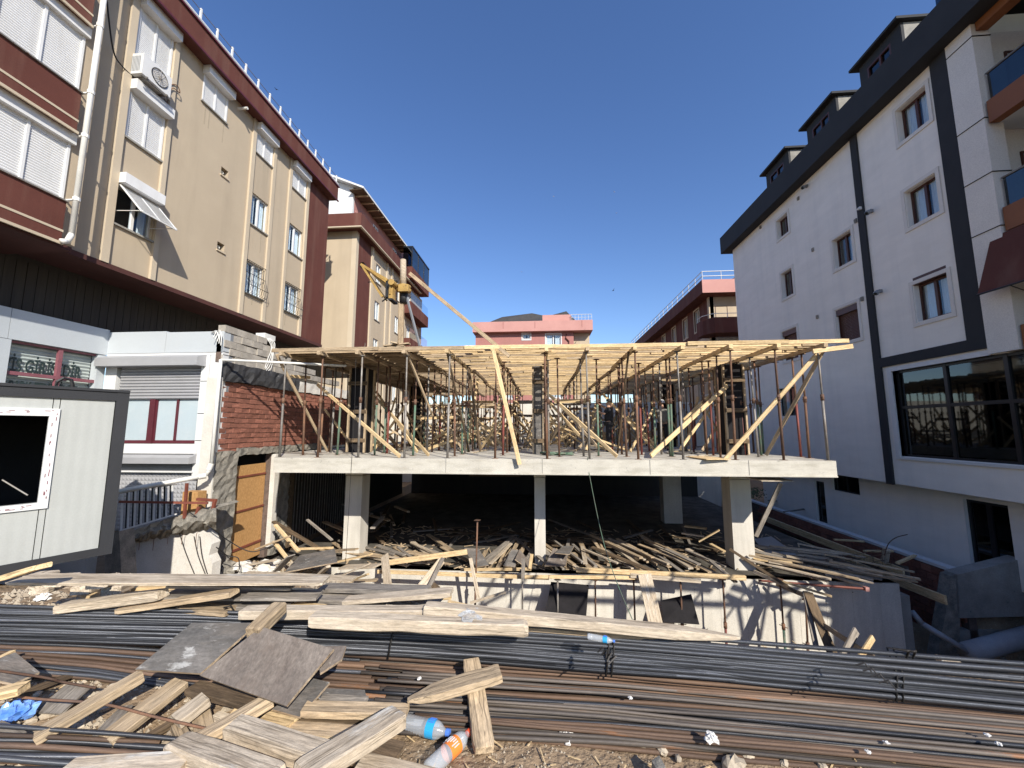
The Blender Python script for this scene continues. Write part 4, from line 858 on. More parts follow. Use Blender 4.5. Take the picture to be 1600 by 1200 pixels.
ordn = ['first','second','third','fourth','fifth','sixth','seventh','eighth','ninth','tenth','eleventh','twelfth','thirteenth']
cname = {'galv':'grey','rust':'rusty','green':'green','redp':'red'}
for i,x in enumerate(BX):
    place_prop(x+rnd(-.03,.03), 10.15, .9, DZ-.9, frontcol[i], f'{cname[frontcol[i]]} steel prop at the slab edge, {ordn[i]} in the front row from the left', 'steel props under the timber deck', (rnd(-.01,.01),rnd(-.012,.012)))
second = [(-6.66,12.0,'galv'),(-4.99,12.13,'green'),(-2.41,11.7,'green'),(-1.15,11.4,'redp'),(1.55,11.2,'green'),(3.53,11.3,'green'),(-8.0,12.5,'green'),(4.85,11.7,'redp'),(6.21,11.8,'green'),(7.0,11.35,'redp'),(2.9,11.9,'redp'),(.45,10.9,'rust')]
for k,(x,y,c) in enumerate(second):
    if x < -7.9: continue
    place_prop(x,y,.9,DZ-.9,c,f'{cname[c]} painted steel prop standing just behind the front row, {ordn[k]} one' if False else f'{cname[c]} steel prop just behind the front row of props, {part_of(x,-7,7)} part','steel props under the timber deck',(rnd(-.02,.02),rnd(-.02,.02)))
for j in range(1,16):
    y = 10.15+j*.9
    for i,x in enumerate(BX):
        if random.random() < .06: continue
        c = random.choice(['rust','rust','galv','green','redp','rust'])
        place_prop(x+rnd(-.1,.1), y+rnd(-.2,.2), .9, DZ-.9, c, f'{cname[c]} steel prop in the {nth(j+1)} row back under the deck, {nth(i+1)} from the left', 'steel props under the timber deck', (rnd(-.02,.02),rnd(-.025,.025)))

# ------------------------------------------------------------------ timber
def timber(name, p0, p1, wd, ht, mat, label=None, cat='plank', group=None, roll=0, wear=.0, seg=1, parent=None, up=(0,0,1), taper=None, bow=0):
    """a plank or beam, local X along its length, corners slightly broken"""
    Mx, L = frame(p0, p1, up); Mx = Mx @ Matrix.Rotation(roll,4,'X')
    ch = min(wd,ht)*(.08+.10*min(1,wear*40)); hw, hh = wd/2, ht/2
    prof = [(-hw+ch,-hh),(hw-ch,-hh),(hw,-hh+ch),(hw,hh-ch),(hw-ch,hh),(-hw+ch,hh),(-hw,hh-ch),(-hw,-hh+ch)]
    vs = []; fs = []; rings = seg+1 + (2 if wear else 0)
    xs = [L*k/seg for k in range(seg+1)]
    if wear: e = min(.03,L*.05); xs = [0,e]+xs[1:-1]+[L-e,L]
    for k,x in enumerate(xs):
        s = 1
        if wear and k in (0,len(xs)-1): s = .93
        if taper and x > L*(1-taper): s = max(.25, 1-(x-L*(1-taper))/(L*taper)*.75)
        b = bow*math.sin(math.pi*x/L)
        for (a,c) in prof:
            vs.append((x+(rnd(-1,1)*wear*.5), a*(s if wear or taper else 1)+rnd(-wear,wear)*.6, c*s+b+rnd(-wear,wear)*.45))
    n = 8
    for k in range(len(xs)-1):
        for i in range(n): j = (i+1)%n; fs.append((k*n+i, (k+1)*n+i, (k+1)*n+j, k*n+j))
    fs += [tuple(range(n)), tuple((len(xs)-1)*n+i for i in reversed(range(n)))]
    me = bpy.data.meshes.new(name); me.from_pydata(vs,[],fs); me.materials.append(M[mat] if isinstance(mat,str) else mat)
    o = bpy.data.objects.new(name, me); C.objects.link(o)
    if parent: o.parent = parent; o.matrix_parent_inverse = wm(parent).inverted()
    o.matrix_basis = Mx
    if label: tag(o, label, cat, group)
    return o
# main beams along Y, joists along X
for i,x in enumerate(BX):
    y = 9.88
    k = 0
    while y < 24:
        L = rnd(3.2,4.1); timber('timber_beam', (x+rnd(-.03,.03)+(.06 if k%2 else -.02), y, DZ+.05), (x+rnd(-.05,.05), min(y+L,24.2), DZ+.05+rnd(-.01,.01)), .09,.10,'w_used' if (i<4 or random.random()<.4) else 'w_new', f'timber main beam on the props, {ordn[i]} line from the left, {nth(k+1)} length from the front', 'beam', 'main beams of the deck formwork')  # left lines take the darker wood for the shade there
        y += L-.25; k += 1
y = 9.98; r_ = 0; random.seed(33)
while y < 24:
    x = -7.35+rnd(-.25,.15); k = 0
    xe = 7.1 if r_ > 0 else 7.3
    while x < xe-.4:
        L = random.choice([2.4,3.0,3.6,4.0]); x2 = min(x+L, xe+rnd(-.2,.3)) 
        tw = rnd(-.012,.012); mt = 'w_new' if x > -3.9 and random.random() < .8 else 'w_used'  # darker wood at left stands in for shade below the plywood
        timber('timber_joist', (x, y+(.055 if k%2 else 0), DZ+.15+rnd(-.006,.006)), (x2, y+(.055 if k%2 else 0)+tw*3, DZ+.15+rnd(-.006,.006)+(.02 if r_==0 and x2>7 else 0)), .05,.10, mt,
               (f'timber joist along the front edge of the deck, {part_of(x,-7.5,7)} part' if r_ == 0 else f'timber joist in the {nth(r_+1)} row from the deck front, {nth(k+1)} length from the left'), 'joist', 'joists of the deck formwork')
        x = x2-rnd(.2,.5); k += 1
    y += .27+rnd(-.02,.02) if r_ > 0 else .26; r_ += 1
timber('timber_joist', at(1270,549,Y=9.95), at(1332,541,Y=9.95), .05,.11,'w_new','short pale joist jutting out past the right end of the deck','joist','joists of the deck formwork')
# plywood sheets on the left third of the deck
for i in range(3):
    for j in range(6):
        x = -7.2+i*1.27; y = 10.15+j*2.0
        if i == 2 and j > 1: continue
        T = Matrix.Translation((x,y,DZ+.205+.019*((i+j)%2)+.002*i)) @ Matrix.Rotation(rnd(-.02,.02),4,'Z')
        o = MB().box(0,0,0,1.25,1.98,.018).build('plywood_sheet', M['ply_black']); o.matrix_basis = T; tag(o, f'dark plywood sheet on the deck, {nth(i+1)} column from the left, {nth(j+1)} from the front', 'plywood sheet', 'plywood sheets on the deck')
# column forms on the upper level
def colform(x0,x1,y0,y1,label,grey=False):
    o = empty('column_formwork', ((x0+x1)/2,y0,.9), label, 'formwork', 'column forms on the slab')
    MB().box(x0,y0,.9,x1,y1,3.6).build('plywood_box', M['ply_black'] if not grey else M['ply_grey'], o)
    for x in (x0-.025,x1+.025): 
        for y in (y0-.03,y1): timber('batten',(x,y,.92),(x,y,3.58),.05,.09,'w_used',parent=o,up=(0,1,0))
    for z in (1.3,2.2,3.1):
        timber('yoke',(x0-.05,y0-.06,z),(x1+.05,y0-.06,z),.05,.12,'w_dark',parent=o); timber('yoke',(x0-.05,y1+.06,z),(x1+.05,y1+.06,z),.05,.12,'w_dark',parent=o)
    return o
colform(-6.1,-5.6,12,12.5,'black plywood column form on the left of the slab'); colform(-.26,.0,12,12.6,'narrow grey plywood column form at the middle of the slab',True); colform(5.4,5.92,12,12.5,'tall black plywood column form on the right of the slab')
colform(5.2,5.7,17.4,17.9,'far column form standing behind the right column form'); colform(-6,-5.5,17.4,17.9,'far column form behind the left column form'); colform(-.3,.1,17.5,18.1,'far column form behind the middle column form')
# diagonal braces, each where it leans
BR = [((432,554),(511,704),9.95,12.3,.08,'long pine brace leaning from the deck left end down inwards','w_used'),
 ((455,588),(484,590),10.6,11.4,.09,'short pine offcut wedged under the left deck','w_new'),
 ((496,601),(625,713),11.6,10.1,.09,'pine brace sloping down right in the left bays','w_new'),
 ((571,604),(670,711),13,10.9,.09,'pine brace from the left column form to the slab','w_new'),
 ((588,612),(652,706),13.2,11.8,.08,'second brace behind the left column form','w_new'),
 ((637,553),(676,650),10.2,11.6,.06,'thin dark brace hanging from the deck by the fourth prop','w_used'),
 ((732,574),(751,704),10.8,11.6,.09,'dark timber post leaning in the middle left bay','w_dark'),
 ((699,552),(733,706),10.3,12,.05,'thin lath leaning behind the fifth prop','w_dark'),
 ((853,612),(964,713),11.9,10.15,.09,'long pale brace sloping right from the middle column form','w_new'),
 ((858,628),(905,680),12.3,11.5,.08,'shorter brace parallel behind the middle one','w_new'),
 ((868,625),(935,700),12.6,11.6,.08,'third pale brace right of the middle column','w_used'),
 ((982,550),(965,708),10.3,12.2,.06,'dark lath leaning near the ninth prop','w_dark'),
 ((1136,603),(1017,712),12,10.4,.12,'broad pale brace sloping down left from the right column form','w_new'),
 ((1112,615),(1068,657),12.6,11.9,.09,'pale board leaning behind the broad brace','w_new'),
 ((1113,633),(1063,702),13,12,.08,'narrow brace in the bay left of the right column form','w_new'),
 ((1282,547),(1131,720),10.2,10.12,.10,'long pale brace rising to the right end of the deck','w_new'),
 ((1287,546),(1197,711),10.3,11.8,.09,'second brace meeting the long one at the right deck end','w_used'),
 ((1020,640),(985,705),14,13,.08,'short brace left of the worker in the hard hat','w_new')]
for (a,b,ya,yb,wd,lab,mt) in BR: timber('timber_brace', at(*a,Y=ya), at(*b,Y=yb), .045, wd, mt, lab, 'brace', 'diagonal braces between the props')
timber('timber_plank', at(770,544,Y=9.83), at(812,726,Y=9.86), .10,.03,'w_new','long pale plank standing against the slab edge before the deck','plank',up=(0,1,0))
timber('timber_plank', at(640,427,Y=10.75), at(796,557,Y=9.9), .10,.035,'w_used','long plank sloping from the hoist post down to the deck edge','plank',up=(0,1,0))
random.seed(50)
for k in range(170):
    x = rnd(-6.5,6.2); y = rnd(12.8,23.5); L = rnd(1.2,2.6); a = rnd(-1,1); v = Vector((a,rnd(-1,1)*.6,rnd(.3,1.1))).normalized(); z = .95
    if z+v.z*L > DZ: L = (DZ-z)/v.z
    timber('timber_brace', (x,y,z), Vector((x,y,z))+v*L, .04, rnd(.06,.1), random.choice(['w_new','w_new','w_used']), f'pine brace leaning {"left" if a < 0 else "right"} among the props, {part_of(x,-6.5,6.2)} part, {part_of(y,12.8,23.5,("nearest","near","middle","deep","deepest"))} bays', 'brace', 'braces deep under the deck')
for k in range(16):
    x = rnd(-6,4); y = rnd(14,23.5); z = rnd(1.9,2.9); timber('timber_plank', (x,y,z), (x+rnd(1,2.6),y+rnd(-.2,.2),z+rnd(-.03,.03)), .03, .14, random.choice(['w_grey','w_used','w_new']), f'horizontal plank tied between props, {part_of(x,-6,4)} part of the deck', 'plank', 'planks tied between props')
for k in range(46):
    x = rnd(-7,6.6); y = rnd(10.9,23); a = rnd(0,3.14); L = rnd(.5,2); timber('timber_plank', (x,y,.925), (x+math.cos(a)*L,y+math.sin(a)*L,.925+rnd(0,.02)), .1, .03, random.choice(['w_grey','w_used','w_cem']), f'loose plank lying on the slab among the props, {part_of(x,-7,6.6)} part', 'plank', 'loose planks on the slab')
for k,(px,py,mt) in enumerate(((560,706,'ply_black'),(905,706,'ply_grey'),(1065,708,'ply_grey'),(1105,716,'w_new'))):
    p = at(px,py,Z=.92); o = MB().box(-.5,-.3,0,.5,.3,.02).build('plywood_sheet', M[mt]); o.matrix_basis = Matrix.Translation(p)@Matrix.Rotation(rnd(0,3),4,'Z'); tag(o, ['black plywood piece lying on the slab at the left props','grey plywood piece lying on the slab right of middle','grey plywood piece lying on the slab before the workers','small pale board at the foot of the right brace'][k], 'plywood')
net = MB()
c0 = at(870,711,Z=.9)
for k in range(9):
    net.path([c0+Vector((rnd(-.5,.5),rnd(-.3,.3),.02+rnd(0,.06))) for _ in range(7)], .018, 5)
tag(net.build('green_hose', M['green'], smooth=True), 'tangled green hose heaped at the foot of the middle column', 'hose')
cable('rope', [at(918,714,Y=9.97),at(921,742,Y=9.97),at(940,835,Y=8.9),at(960,900,Y=8.3),at(988,968,Y=7.8)], .009, 'green', 'thin green rope hanging from the slab edge into the pit', 'rope')
cable('rope', [at(1025,645,Y=12),at(1030,640,Y=12)], .01, 'green', 'short rope tied to a prop', 'rope') if False else None
cable('wire', [at(556,560,Y=10),at(554,640,Y=10),at(548,745,Y=9.97),at(540,880,Y=10.2)], .006, 'wire', 'thin plumb wire hanging past the slab near the left column', 'wire')

# ------------------------------------------------------------------ hoist on the deck
HO = empty('hoist', at(626,540,Y=10.8), 'yellow electric mini hoist on a timber post above the deck', 'hoist')
hy = 10.8
timber('lower_post', at(626,540,Y=hy), at(627,474,Y=hy), .15,.12,'w_used',parent=HO,up=(0,1,0),seg=4,wear=.01)
MB().tube(at(630,446,Y=hy), at(630,406,Y=hy), .095,10,.085).build('upper_post', M['w_cem'], HO, smooth=True)
MB().tube(at(631,474,Y=hy), at(631,456,Y=hy), .12,10).build('winch_drum', M['black'], HO, smooth=True)
MB().lathe([(0,.12),(.03,.21),(.09,.21),(.12,.16),(.16,.20),(.2,.2),(.22,.12)],14,Matrix.Translation(at(631,457,Y=hy))@Matrix.Rotation(R(-90),4,'Y')).box(*(at(622,455,Y=hy-.25)),*(at(640,446,Y=hy-.15))).build('clamp', M['yellow'], HO)
g0, g1 = at(609,468,Y=hy-.1), at(623,446,Y=hy+.25)
mbx = MB().box(g0.x,hy-.2,g0.z,g1.x,hy+.2,g1.z).box(g0.x+.03,hy-.23,g0.z+.12,g1.x-.05,hy-.2,g1.z-.06).tube((g0.x+.1,hy-.3,g1.z-.1),(g0.x+.1,hy+.3,g1.z-.1),.09,10).build('motor_housing', M['yellow'], HO)
MB().box(g0.x-.12,hy-.15,g0.z+.06,g0.x,hy+.15,g1.z+.02).box(g0.x,hy-.22,g0.z-.05,g1.x,hy+.22,g0.z).box(g0.x-.1,hy-.05,g1.z,g1.x+.05,hy+.05,g1.z+.05).build('motor_parts', M['black'], HO)
tip = at(566,415,Y=hy)
for dy in (-.09,.09):
    MB().beam(tip+Vector((0,dy,0)), at(609,441,Y=hy)+Vector((0,dy*1.8,0)), .05,.07).build('jib_arm', M['yellow'], HO); MB().beam(tip+Vector((.05,dy,-.06)), at(601,467,Y=hy)+Vector((0,dy*1.8,0)), .05,.05).build('jib_arm', M['yellow'], HO)
MB().poly([tip+Vector((0,-.02,.05)),at(607,437,Y=hy-.02),at(604,452,Y=hy-.02),tip+Vector((.08,-.02,-.04))],(0,.03,0)).build('jib_plate', M['yellow'], HO)
MB().lathe([(0,.09),(.05,.06),(.1,.09)],12,Matrix.Translation(tip+Vector((.02,-.05,0)))@Matrix.Rotation(R(90),4,'Z')).build('pulley', M['black'], HO)
MB().beam(at(597,471,Y=hy),at(610,462,Y=hy),.03,.03).beam(at(584,440,Y=hy),at(575,441,Y=hy),.02,.02).tube(at(568,420,Y=hy),at(600,462,Y=hy),.012,4).build('hoist_cable_arm', M['black'], HO)
MB().beam(at(634,458,Y=hy),at(656,541,Y=hy-.3),.05,.05).build('stay', M['grey'], HO)
for k,(a,b) in enumerate((((600,541),(640,537)),((606,544),(632,541)),((612,535),(622,537)))): timber('base_board', at(*a,Y=hy-.1*k), at(*b,Y=hy-.1*k), .18,.04,'w_used',parent=HO)

# ------------------------------------------------------------------ workers
def person(name, loc, heading, label, shirt, trousers, arms, hat):
    o = empty(name, loc, label, 'person'); o.rotation_euler = (0,0,heading)
    def skin(nm, verts, edges, mat, sub_=2):
        me = bpy.data.meshes.new(nm); me.from_pydata([v[:3] for v in verts], edges, []); me.materials.append(mat)
        b = bpy.data.objects.new(nm, me); C.objects.link(b); b.parent = o
        b.modifiers.new('Skin','SKIN'); s = b.modifiers.new('Sub','SUBSURF'); s.levels = 1; s.render_levels = sub_
        for i,v in enumerate(verts): me.skin_vertices[0].data[i].radius = (v[3], v[3]*(v[4] if len(v) > 4 else 1)); 
        me.skin_vertices[0].data[0].use_root = True; return b
    el, ha, el2, ha2 = arms
    V = [(0,0,.95,.13,.8),(0,0,1.15,.12,.8),(0,0,1.38,.15,.75),(0,0,1.48,.055),(0,.01,1.58,.07),(0,.0,1.68,.075),(-.17,0,1.42,.055),(*el,.042),(*ha,.028),(.17,0,1.42,.055),(*el2,.042),(*ha2,.028),
         (-.1,0,.86,.085),(-.11,.03,.48,.058),(-.12,0,.08,.04),(-.12,.14,.04,.035),(.1,0,.86,.085),(.12,.04,.48,.058),(.14,0,.08,.04),(.14,.14,.04,.035),(0,.095,1.6,.014)]
    E = [(0,1),(1,2),(2,3),(3,4),(4,5),(2,6),(6,7),(7,8),(2,9),(9,10),(10,11),(0,12),(12,13),(13,14),(14,15),(0,16),(16,17),(17,18),(18,19),(4,20)]
    for hi, e in ((8,Vector(el)),(11,Vector(el2))):
        h = Vector(V[hi][:3]); d = (h-e).normalized(); s_ = d.cross(Vector((0,0,1))); s_ = s_.normalized() if s_.length > .1 else Vector((1,0,0))
        pi_ = len(V); V.append((*(h+d*.06),.026,1)); E.append((hi,pi_))
        for q,off in enumerate((-.03,-.01,.01,.03)):
            a = len(V); V.append((*(h+d*.10+s_*off),.009)); V.append((*(h+d*(.16-.01*abs(q-1))+s_*off*1.1+Vector((0,0,-.015))),.008)); E += [(pi_,a),(a,a+1)]
        a = len(V); V.append((*(h+d*.05+s_*-.045),.010)); V.append((*(h+d*.09+s_*-.06),.009)); E += [(hi,a),(a,a+1)]
    skin('body', V, E, M['skin'])
    S = [(0,0,.92,.20,.88),(0,0,1.2,.185,.85),(0,0,1.38,.205,.85),(0,0,1.47,.10),(-.18,0,1.41,.075),(*(Vector(el)*.9+Vector((-.018,0,.14))),.062),(.18,0,1.41,.075),(*(Vector(el2)*.9+Vector((.018,0,.14))),.062)]
    skin('shirt', S, [(0,1),(1,2),(2,3),(2,4),(4,5),(2,6),(6,7)], shirt)
    T = [(0,0,1.08,.18,.85),(-.1,0,.86,.105),(-.11,.03,.48,.078),(-.12,0,.12,.065),(.1,0,.86,.105),(.12,.04,.48,.078),(.14,0,.12,.065)]
    skin('trousers', T, [(0,1),(1,2),(2,3),(0,4),(4,5),(5,6)], trousers)
    skin('shoe', [(-.12,-.03,.06,.05),(-.12,.12,.04,.045)], [(0,1)], M['black'],1); skin('shoe', [(.14,-.03,.06,.05),(.14,.12,.04,.045)], [(0,1)], M['black'],1)
    if hat: MB().lathe([(0,.125),(.015,.125),(.02,.108),(.07,.10),(.11,.07),(.13,.005)],14,Matrix.Translation((0,0,1.68))@Matrix.Rotation(R(-90),4,'Y')).build('hard_hat', M['helmet'], o, smooth=True, world=False)
    else: MB().lathe([(0,.09),(.05,.09),(.09,.06),(.105,.005)],12,Matrix.Translation((0,-.01,1.68))@Matrix.Rotation(R(-90),4,'Y')).build('hair', M['black'], o, smooth=True, world=False)
p = at(1037,704,Z=.9); person('person', p, R(-12), 'worker in grey shirt and white hard hat standing among the props', M['cloth_grey'], M['cloth_dark'], ((-.30,.05,1.2),(-.16,.25,1.15),(.30,.04,1.2),(.2,.22,1.1)), True)
p = at(953,706,Z=.9); person('person', p, R(70), 'worker in dark clothes with one arm raised beside a prop', M['cloth_dark'], M['cloth_dark'], ((-.30,.1,1.25),(-.2,.35,1.35),(.34,.12,1.45),(.3,.36,1.6)), False)

# ------------------------------------------------------------------ front edge of the basement slab: timbers, props, panels
G1 = 'boards along the retaining wall edge'
def tp(nm, a, b, wd, ht, mt, lab, grp=None, cat='plank', **k): return timber(nm, a, b, wd, ht, mt, lab, cat, grp, **k)
tp('timber_waler', at(590,893,Y=10.7), at(858,903,Y=10.7), .05,.09,'w_new','long yellow rail along the wall head left of the middle column','waler timbers on the retaining wall','rail')
tp('timber_waler', at(720,890,Y=10.95), at(830,889,Y=10.95), .05,.07,'w_new','short yellow rail just above the long left one','waler timbers on the retaining wall','rail')
tp('timber_waler', at(835,901,Y=10.65), at(1010,903,Y=10.65), .05,.08,'w_new','yellow rail along the wall head before the middle panel','waler timbers on the retaining wall','rail')
tp('timber_waler', at(900,890,Y=10.9), at(1165,903,Y=10.8), .08,.11,'w_new','thick yellow rail right of the middle column','waler timbers on the retaining wall','rail')
tp('timber_waler', at(600,880,Y=11.1), at(730,862,Y=11.2), .05,.14,'w_new','pale plank lying at a slant on the wall edge by the left column','waler timbers on the retaining wall','plank')
tp('timber_waler', at(985,899,Y=10.6), at(1095,908,Y=10.6), .04,.10,'w_cem','pale rail before the standing board','waler timbers on the retaining wall','rail')
pcols = [(742,'rust',812,935),(816,'galv',890,950),(928,'rust',905,968),(990,'redp',905,972),(1062,'green',905,930),(1129,'redp',905,992),(1219,'green',905,1015),(870,'galv',905,962)]
for k,(px,c,ya,yb) in enumerate(pcols):
    p1 = at(px,ya,Y=10.75); zb_ = -4.6
    place_prop(p1.x,10.75,zb_,p1.z-zb_,c,f'{cname[c]} steel prop standing in the pit, '+['tall, reaching above the wall head','left of the black panel','right of the first black panel','dark red one in the shade of the rail','short green one by the second panel','red one right of the second panel','green one farthest right but one','thin grey one before the black panel'][k],'steel props in the pit',(0,rnd(-.02,.02)))
place_prop(at(1253,935,Y=10.7).x,10.7,-4.9,2.4,'rust','rusty steel prop with leaning boards behind it at the wall shade edge','steel props in the pit',(0,-.03))
def quad_panel(name, pts, th, mat, label, cat, edge=None):
    pts = [Vector(p) for p in pts]; n = (pts[1]-pts[0]).cross(pts[2]-pts[0]).normalized()
    if n.z < 0 and abs(n.z) > .2: n = -n
    o = MB().poly(pts, -n*th).build(name, M[mat])
    if edge: o.data.materials.append(M[edge]); [setattr(f,'material_index',1) for f in list(o.data.polygons)[2:]]
    return tag(o, label, cat)
quad_panel('plywood_sheet', [at(861,909,Y=10.95),at(920,914,Y=10.95),at(916,963,Y=10.7),at(852,958,Y=10.7)], .018,'ply_black','black film faced panel standing against the wall, left of the broad upright board','plywood')
quad_panel('plywood_sheet', [at(1033,938,Y=10.9),at(1080,928,Y=10.9),at(1093,976,Y=10.6),at(1037,972,Y=10.6)], .018,'ply_black','black panel with a torn top edge right of the broad upright board','plywood')
tp('timber_plank', at(1007,897,Y=10.55), at(1026,982,Y=10.2), .33,.04,'w_cem','broad pale board standing upright between the two black panels',up=(0,1,0))
tp('timber_plank', at(601,868,Y=10.6), at(609,945,Y=9.6), .22,.04,'w_cem','broad upright board at the wall left of the crossing planks',up=(0,1,0))
tp('timber_plank', at(640,940,Y=9.4), at(690,876,Y=10.9), .20,.05,'w_cem','cement stained board leaning right against the wall',up=(0,1,0))
tp('timber_plank', at(662,935,Y=9.3), at(692,872,Y=10.8), .10,.03,'w_grey','split grey slat leaning beside the stained board',up=(0,1,0))
tp('timber_post', at(660,948,Y=7.0), at(682,915,Y=7.0), .14,.10,'w_dark','short dark squared block standing in the debris',cat='post',up=(0,1,0))
tp('timber_plank', at(735,872,Y=10.4), at(748,935,Y=10.3), .09,.02,'w_cem','thin pale slat hanging beside the tall pit prop',up=(0,1,0))
tp('timber_plank', at(818,873,Y=10.5), at(817,905,Y=10.5), .09,.05,'w_grey','short upright block on the rail end left of the column',up=(0,1,0)); tp('timber_plank', at(831,866,Y=10.9), at(828,888,Y=10.9), .09,.06,'w_new','stubby pale block at the foot of the middle column',up=(0,1,0))
tp('timber_plank', at(790,925,Y=10.3), at(735,942,Y=10.3), .06,.03,'w_cem','slat slanting down to the pit prop foot',up=(0,1,0))
for k,(a,b,y0,y1,wd,mt) in enumerate((((1140,858),(1244,925),11.2,10.4,.07,'w_dark'),((1178,893),(1230,916),11.3,10.6,.09,'w_cem'),((1213,912),(1256,930),10.9,10.4,.10,'w_used'),((1221,908),(1300,932),10.9,10.3,.05,'w_new'))):
    tp('timber_plank', at(*a,Y=y0), at(*b,Y=y1), wd,.04,mt,['dark lath crossing the foot of the right column','pale board hanging off the wall edge by the right column','broad board end lying over the wall edge','thin bright lath at the edge of the shade'][k],up=(0,1,0))
tp('timber_plank', at(1262,925,Y=10.3), at(1300,1020,Y=9.4), .22,.03,'w_dark','dark board leaning behind the rusty prop',up=(0,1,0)); tp('timber_plank', at(1258,925,Y=10.3), at(1276,1015,Y=9.6), .12,.03,'w_grey','grey slat leaning behind the rusty prop',up=(0,1,0))
tp('timber_plank', at(1270,966,Y=10.1), at(1370,1031,Y=8.6), .10,.04,'w_used','tan plank of the low cross in the shade, sloping down right',up=(0,1,0)); tp('timber_plank', at(1342,1030,Y=8.6), at(1364,996,Y=8.9), .11,.04,'w_new','tan plank of the low cross, rising right',up=(0,1,0)); tp('timber_plank', at(1316,1028,Y=8.8), at(1338,985,Y=9.2), .15,.04,'w_grey','grey board left of the low cross',up=(0,1,0))

# heaps on the basement slab (planks stacked side by side pointing out of the dark)
Zs = -2.3
random.seed(77)
def heap(n, px0, px1, y0, y1, ang, sp, zt, mats, name, label, group, L=(1.2,2.6)):
    for k in range(n):
        x0 = px0+(px1-px0)*(k+.5)/n+rnd(-.1,.1); y = rnd(y0,y1); l = rnd(*L); a = R(ang)+rnd(-sp,sp); z = Zs+.04+rnd(0,zt)
        timber(name, (x0,y,z), (x0+math.cos(a)*l,y+math.sin(a)*l,z+rnd(-.03,.10)), rnd(.07,.16), rnd(.025,.06), random.choice(mats), label + ', ' + part_of(k, 0, n, ('at its left','left of its middle','in its middle','right of its middle','at its right')), 'plank', group)
ws = ['w_cem','w_used','w_grey','w_used']
heap(14,-2.0,-.6,11.25,11.5,82,.15,.25,ws,'timber_plank','cement stained plank in the bundle left of the middle column','planks stacked left of the middle column')
heap(16,.2,1.9,11.2,11.7,100,.30,.25,ws,'timber_plank','old plank in the stack right of the middle column','planks stacked right of the middle column')
heap(24,2.4,4.9,11.3,12.2,112,.18,.30,ws,'timber_plank','old plank in the wide stack left of the right column','planks stacked left of the right column',(1.3,3))
heap(16,-4.8,-2.2,11.4,12.2,150,.5,.2,ws,'timber_plank','loose plank lying by the left column foot','planks at the left column foot')
heap(30,-5.0,5.0,12.6,15.5,40,1.6,.12,['w_dark','w_dark','w_grey'],'timber_plank','darkened plank in the dim basement behind the columns','planks in the dim basement',(1.2,3.2))  # mostly dark timber, basement shade put into the wood colour
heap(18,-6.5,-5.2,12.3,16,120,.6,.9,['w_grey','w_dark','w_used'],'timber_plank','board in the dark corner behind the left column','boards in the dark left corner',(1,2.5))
for k,(a,b,c_,d,mt,lab) in enumerate((((723,856),(748,857),(764,883),(744,886),'ply_grey','grey plywood offcut tipped over the wall edge left of the plank bundle'),((800,858),(812,860),(805,886),(786,884),'ply_grey','small grey plywood piece right of the plank bundle'),((812,858),(827,877),(825,888),(805,874),'ply_tan','tan plywood corner beside the middle column'),
      ((865,856),(887,864),(884,884),(851,884),'ply_tan','brown board lid on the stack right of the middle column'),((880,853),(897,853),(890,866),(867,864),'ply_grey','small grey board topping the right stack'))):
    quad_panel('plywood_offcut', [at(*a,Y=11.6),at(*b,Y=11.6),at(*c_,Y=11.05),at(*d,Y=11.05)], .02, mt, lab, 'plywood', 'ply_edge')
for k,(a,b,ya,yb,mt,w_) in enumerate((((925,855),(1018,892),12.3,11.1,'w_dark',.16),((912,858),(965,880),12.2,11.3,'w_cem',.07),((1040,858),(1092,882),12.5,11.4,'w_grey',.14),((1110,876),(1150,910),11.6,10.9,'w_grey',.12),((1070,822),(1104,826),13.5,13.2,'w_new',.15),((1065,833),(1100,838),13.3,13,'w_cem',.12),((1092,846),(1124,828),12.4,12.2,'w_new',.10),((1110,850),(1132,862),12.3,11.9,'w_new',.12))):
    timber('timber_plank', at(*a,Y=ya)+Vector((0,0,.0)), at(*b,Y=yb), w_,.04,mt,['long dark board aimed at the standing board','thin lath beside the long dark board','grey plank on the right stack','grey board by the right column foot','bright board end beside the far column','stained board end under the far column','small tan stick crossed near the right column','small bright board near the right column'][k],'plank')
# spread of boards right of the right column
random.seed(5)
for k in range(30):
    x = rnd(5.9,8.6); y = 11.3+rnd(0,2.0); l = rnd(.8,2.4); a = R(-18)+rnd(-.5,.35); z = Zs+.05+rnd(0,.3)
    timber('timber_plank', (x-.3*l,y+.15*l,z+.1), (x+math.cos(a)*l*.7,y+math.sin(a)*l*.7,z), rnd(.06,.16), .035, random.choice(['w_cem','w_used','w_grey','w_cem']), 'loose board in the spread right of the right column, ' + part_of(x,5.9,8.6,('near end','middle','far right')) + (' front' if y < 12.2 else ' back'), 'plank', 'boards spread right of the right column')
for k,(a,b,ya,yb,mt,w_,lab) in enumerate((((1177,873),(1238,880),12,11.6,'w_new',.13,'pale board lying level right of the right column'),((1178,857),(1212,872),12.6,12.2,'w_cem',.08,'bundle of thin laths leaning on the right column'),((1290,898),(1352,915),11.5,11,'w_cem',.12,'grey white board near the steel cage'))):
    timber('timber_plank', at(*a,Y=ya), at(*b,Y=yb), w_,.05,mt,lab,'plank')
rc = tag(MB().tube(at(1185,907,Y=11.2), at(1352,920,Y=10.6), .028,6).build('steel_pipe', M['oxide']), 'red oxide pipe lying along the wall edge with a pale end cap', 'pipe')
p = at(1353,920,Y=10.6); sub('pipe_end_cap', MB().box(p.x-.04,p.y-.05,p.z-.05,p.x+.05,p.y+.05,p.z+.05), M['pink_light'], rc)
cg = MB(); a0,a1 = at(1265,905,Y=11.4), at(1400,880,Y=12.6)
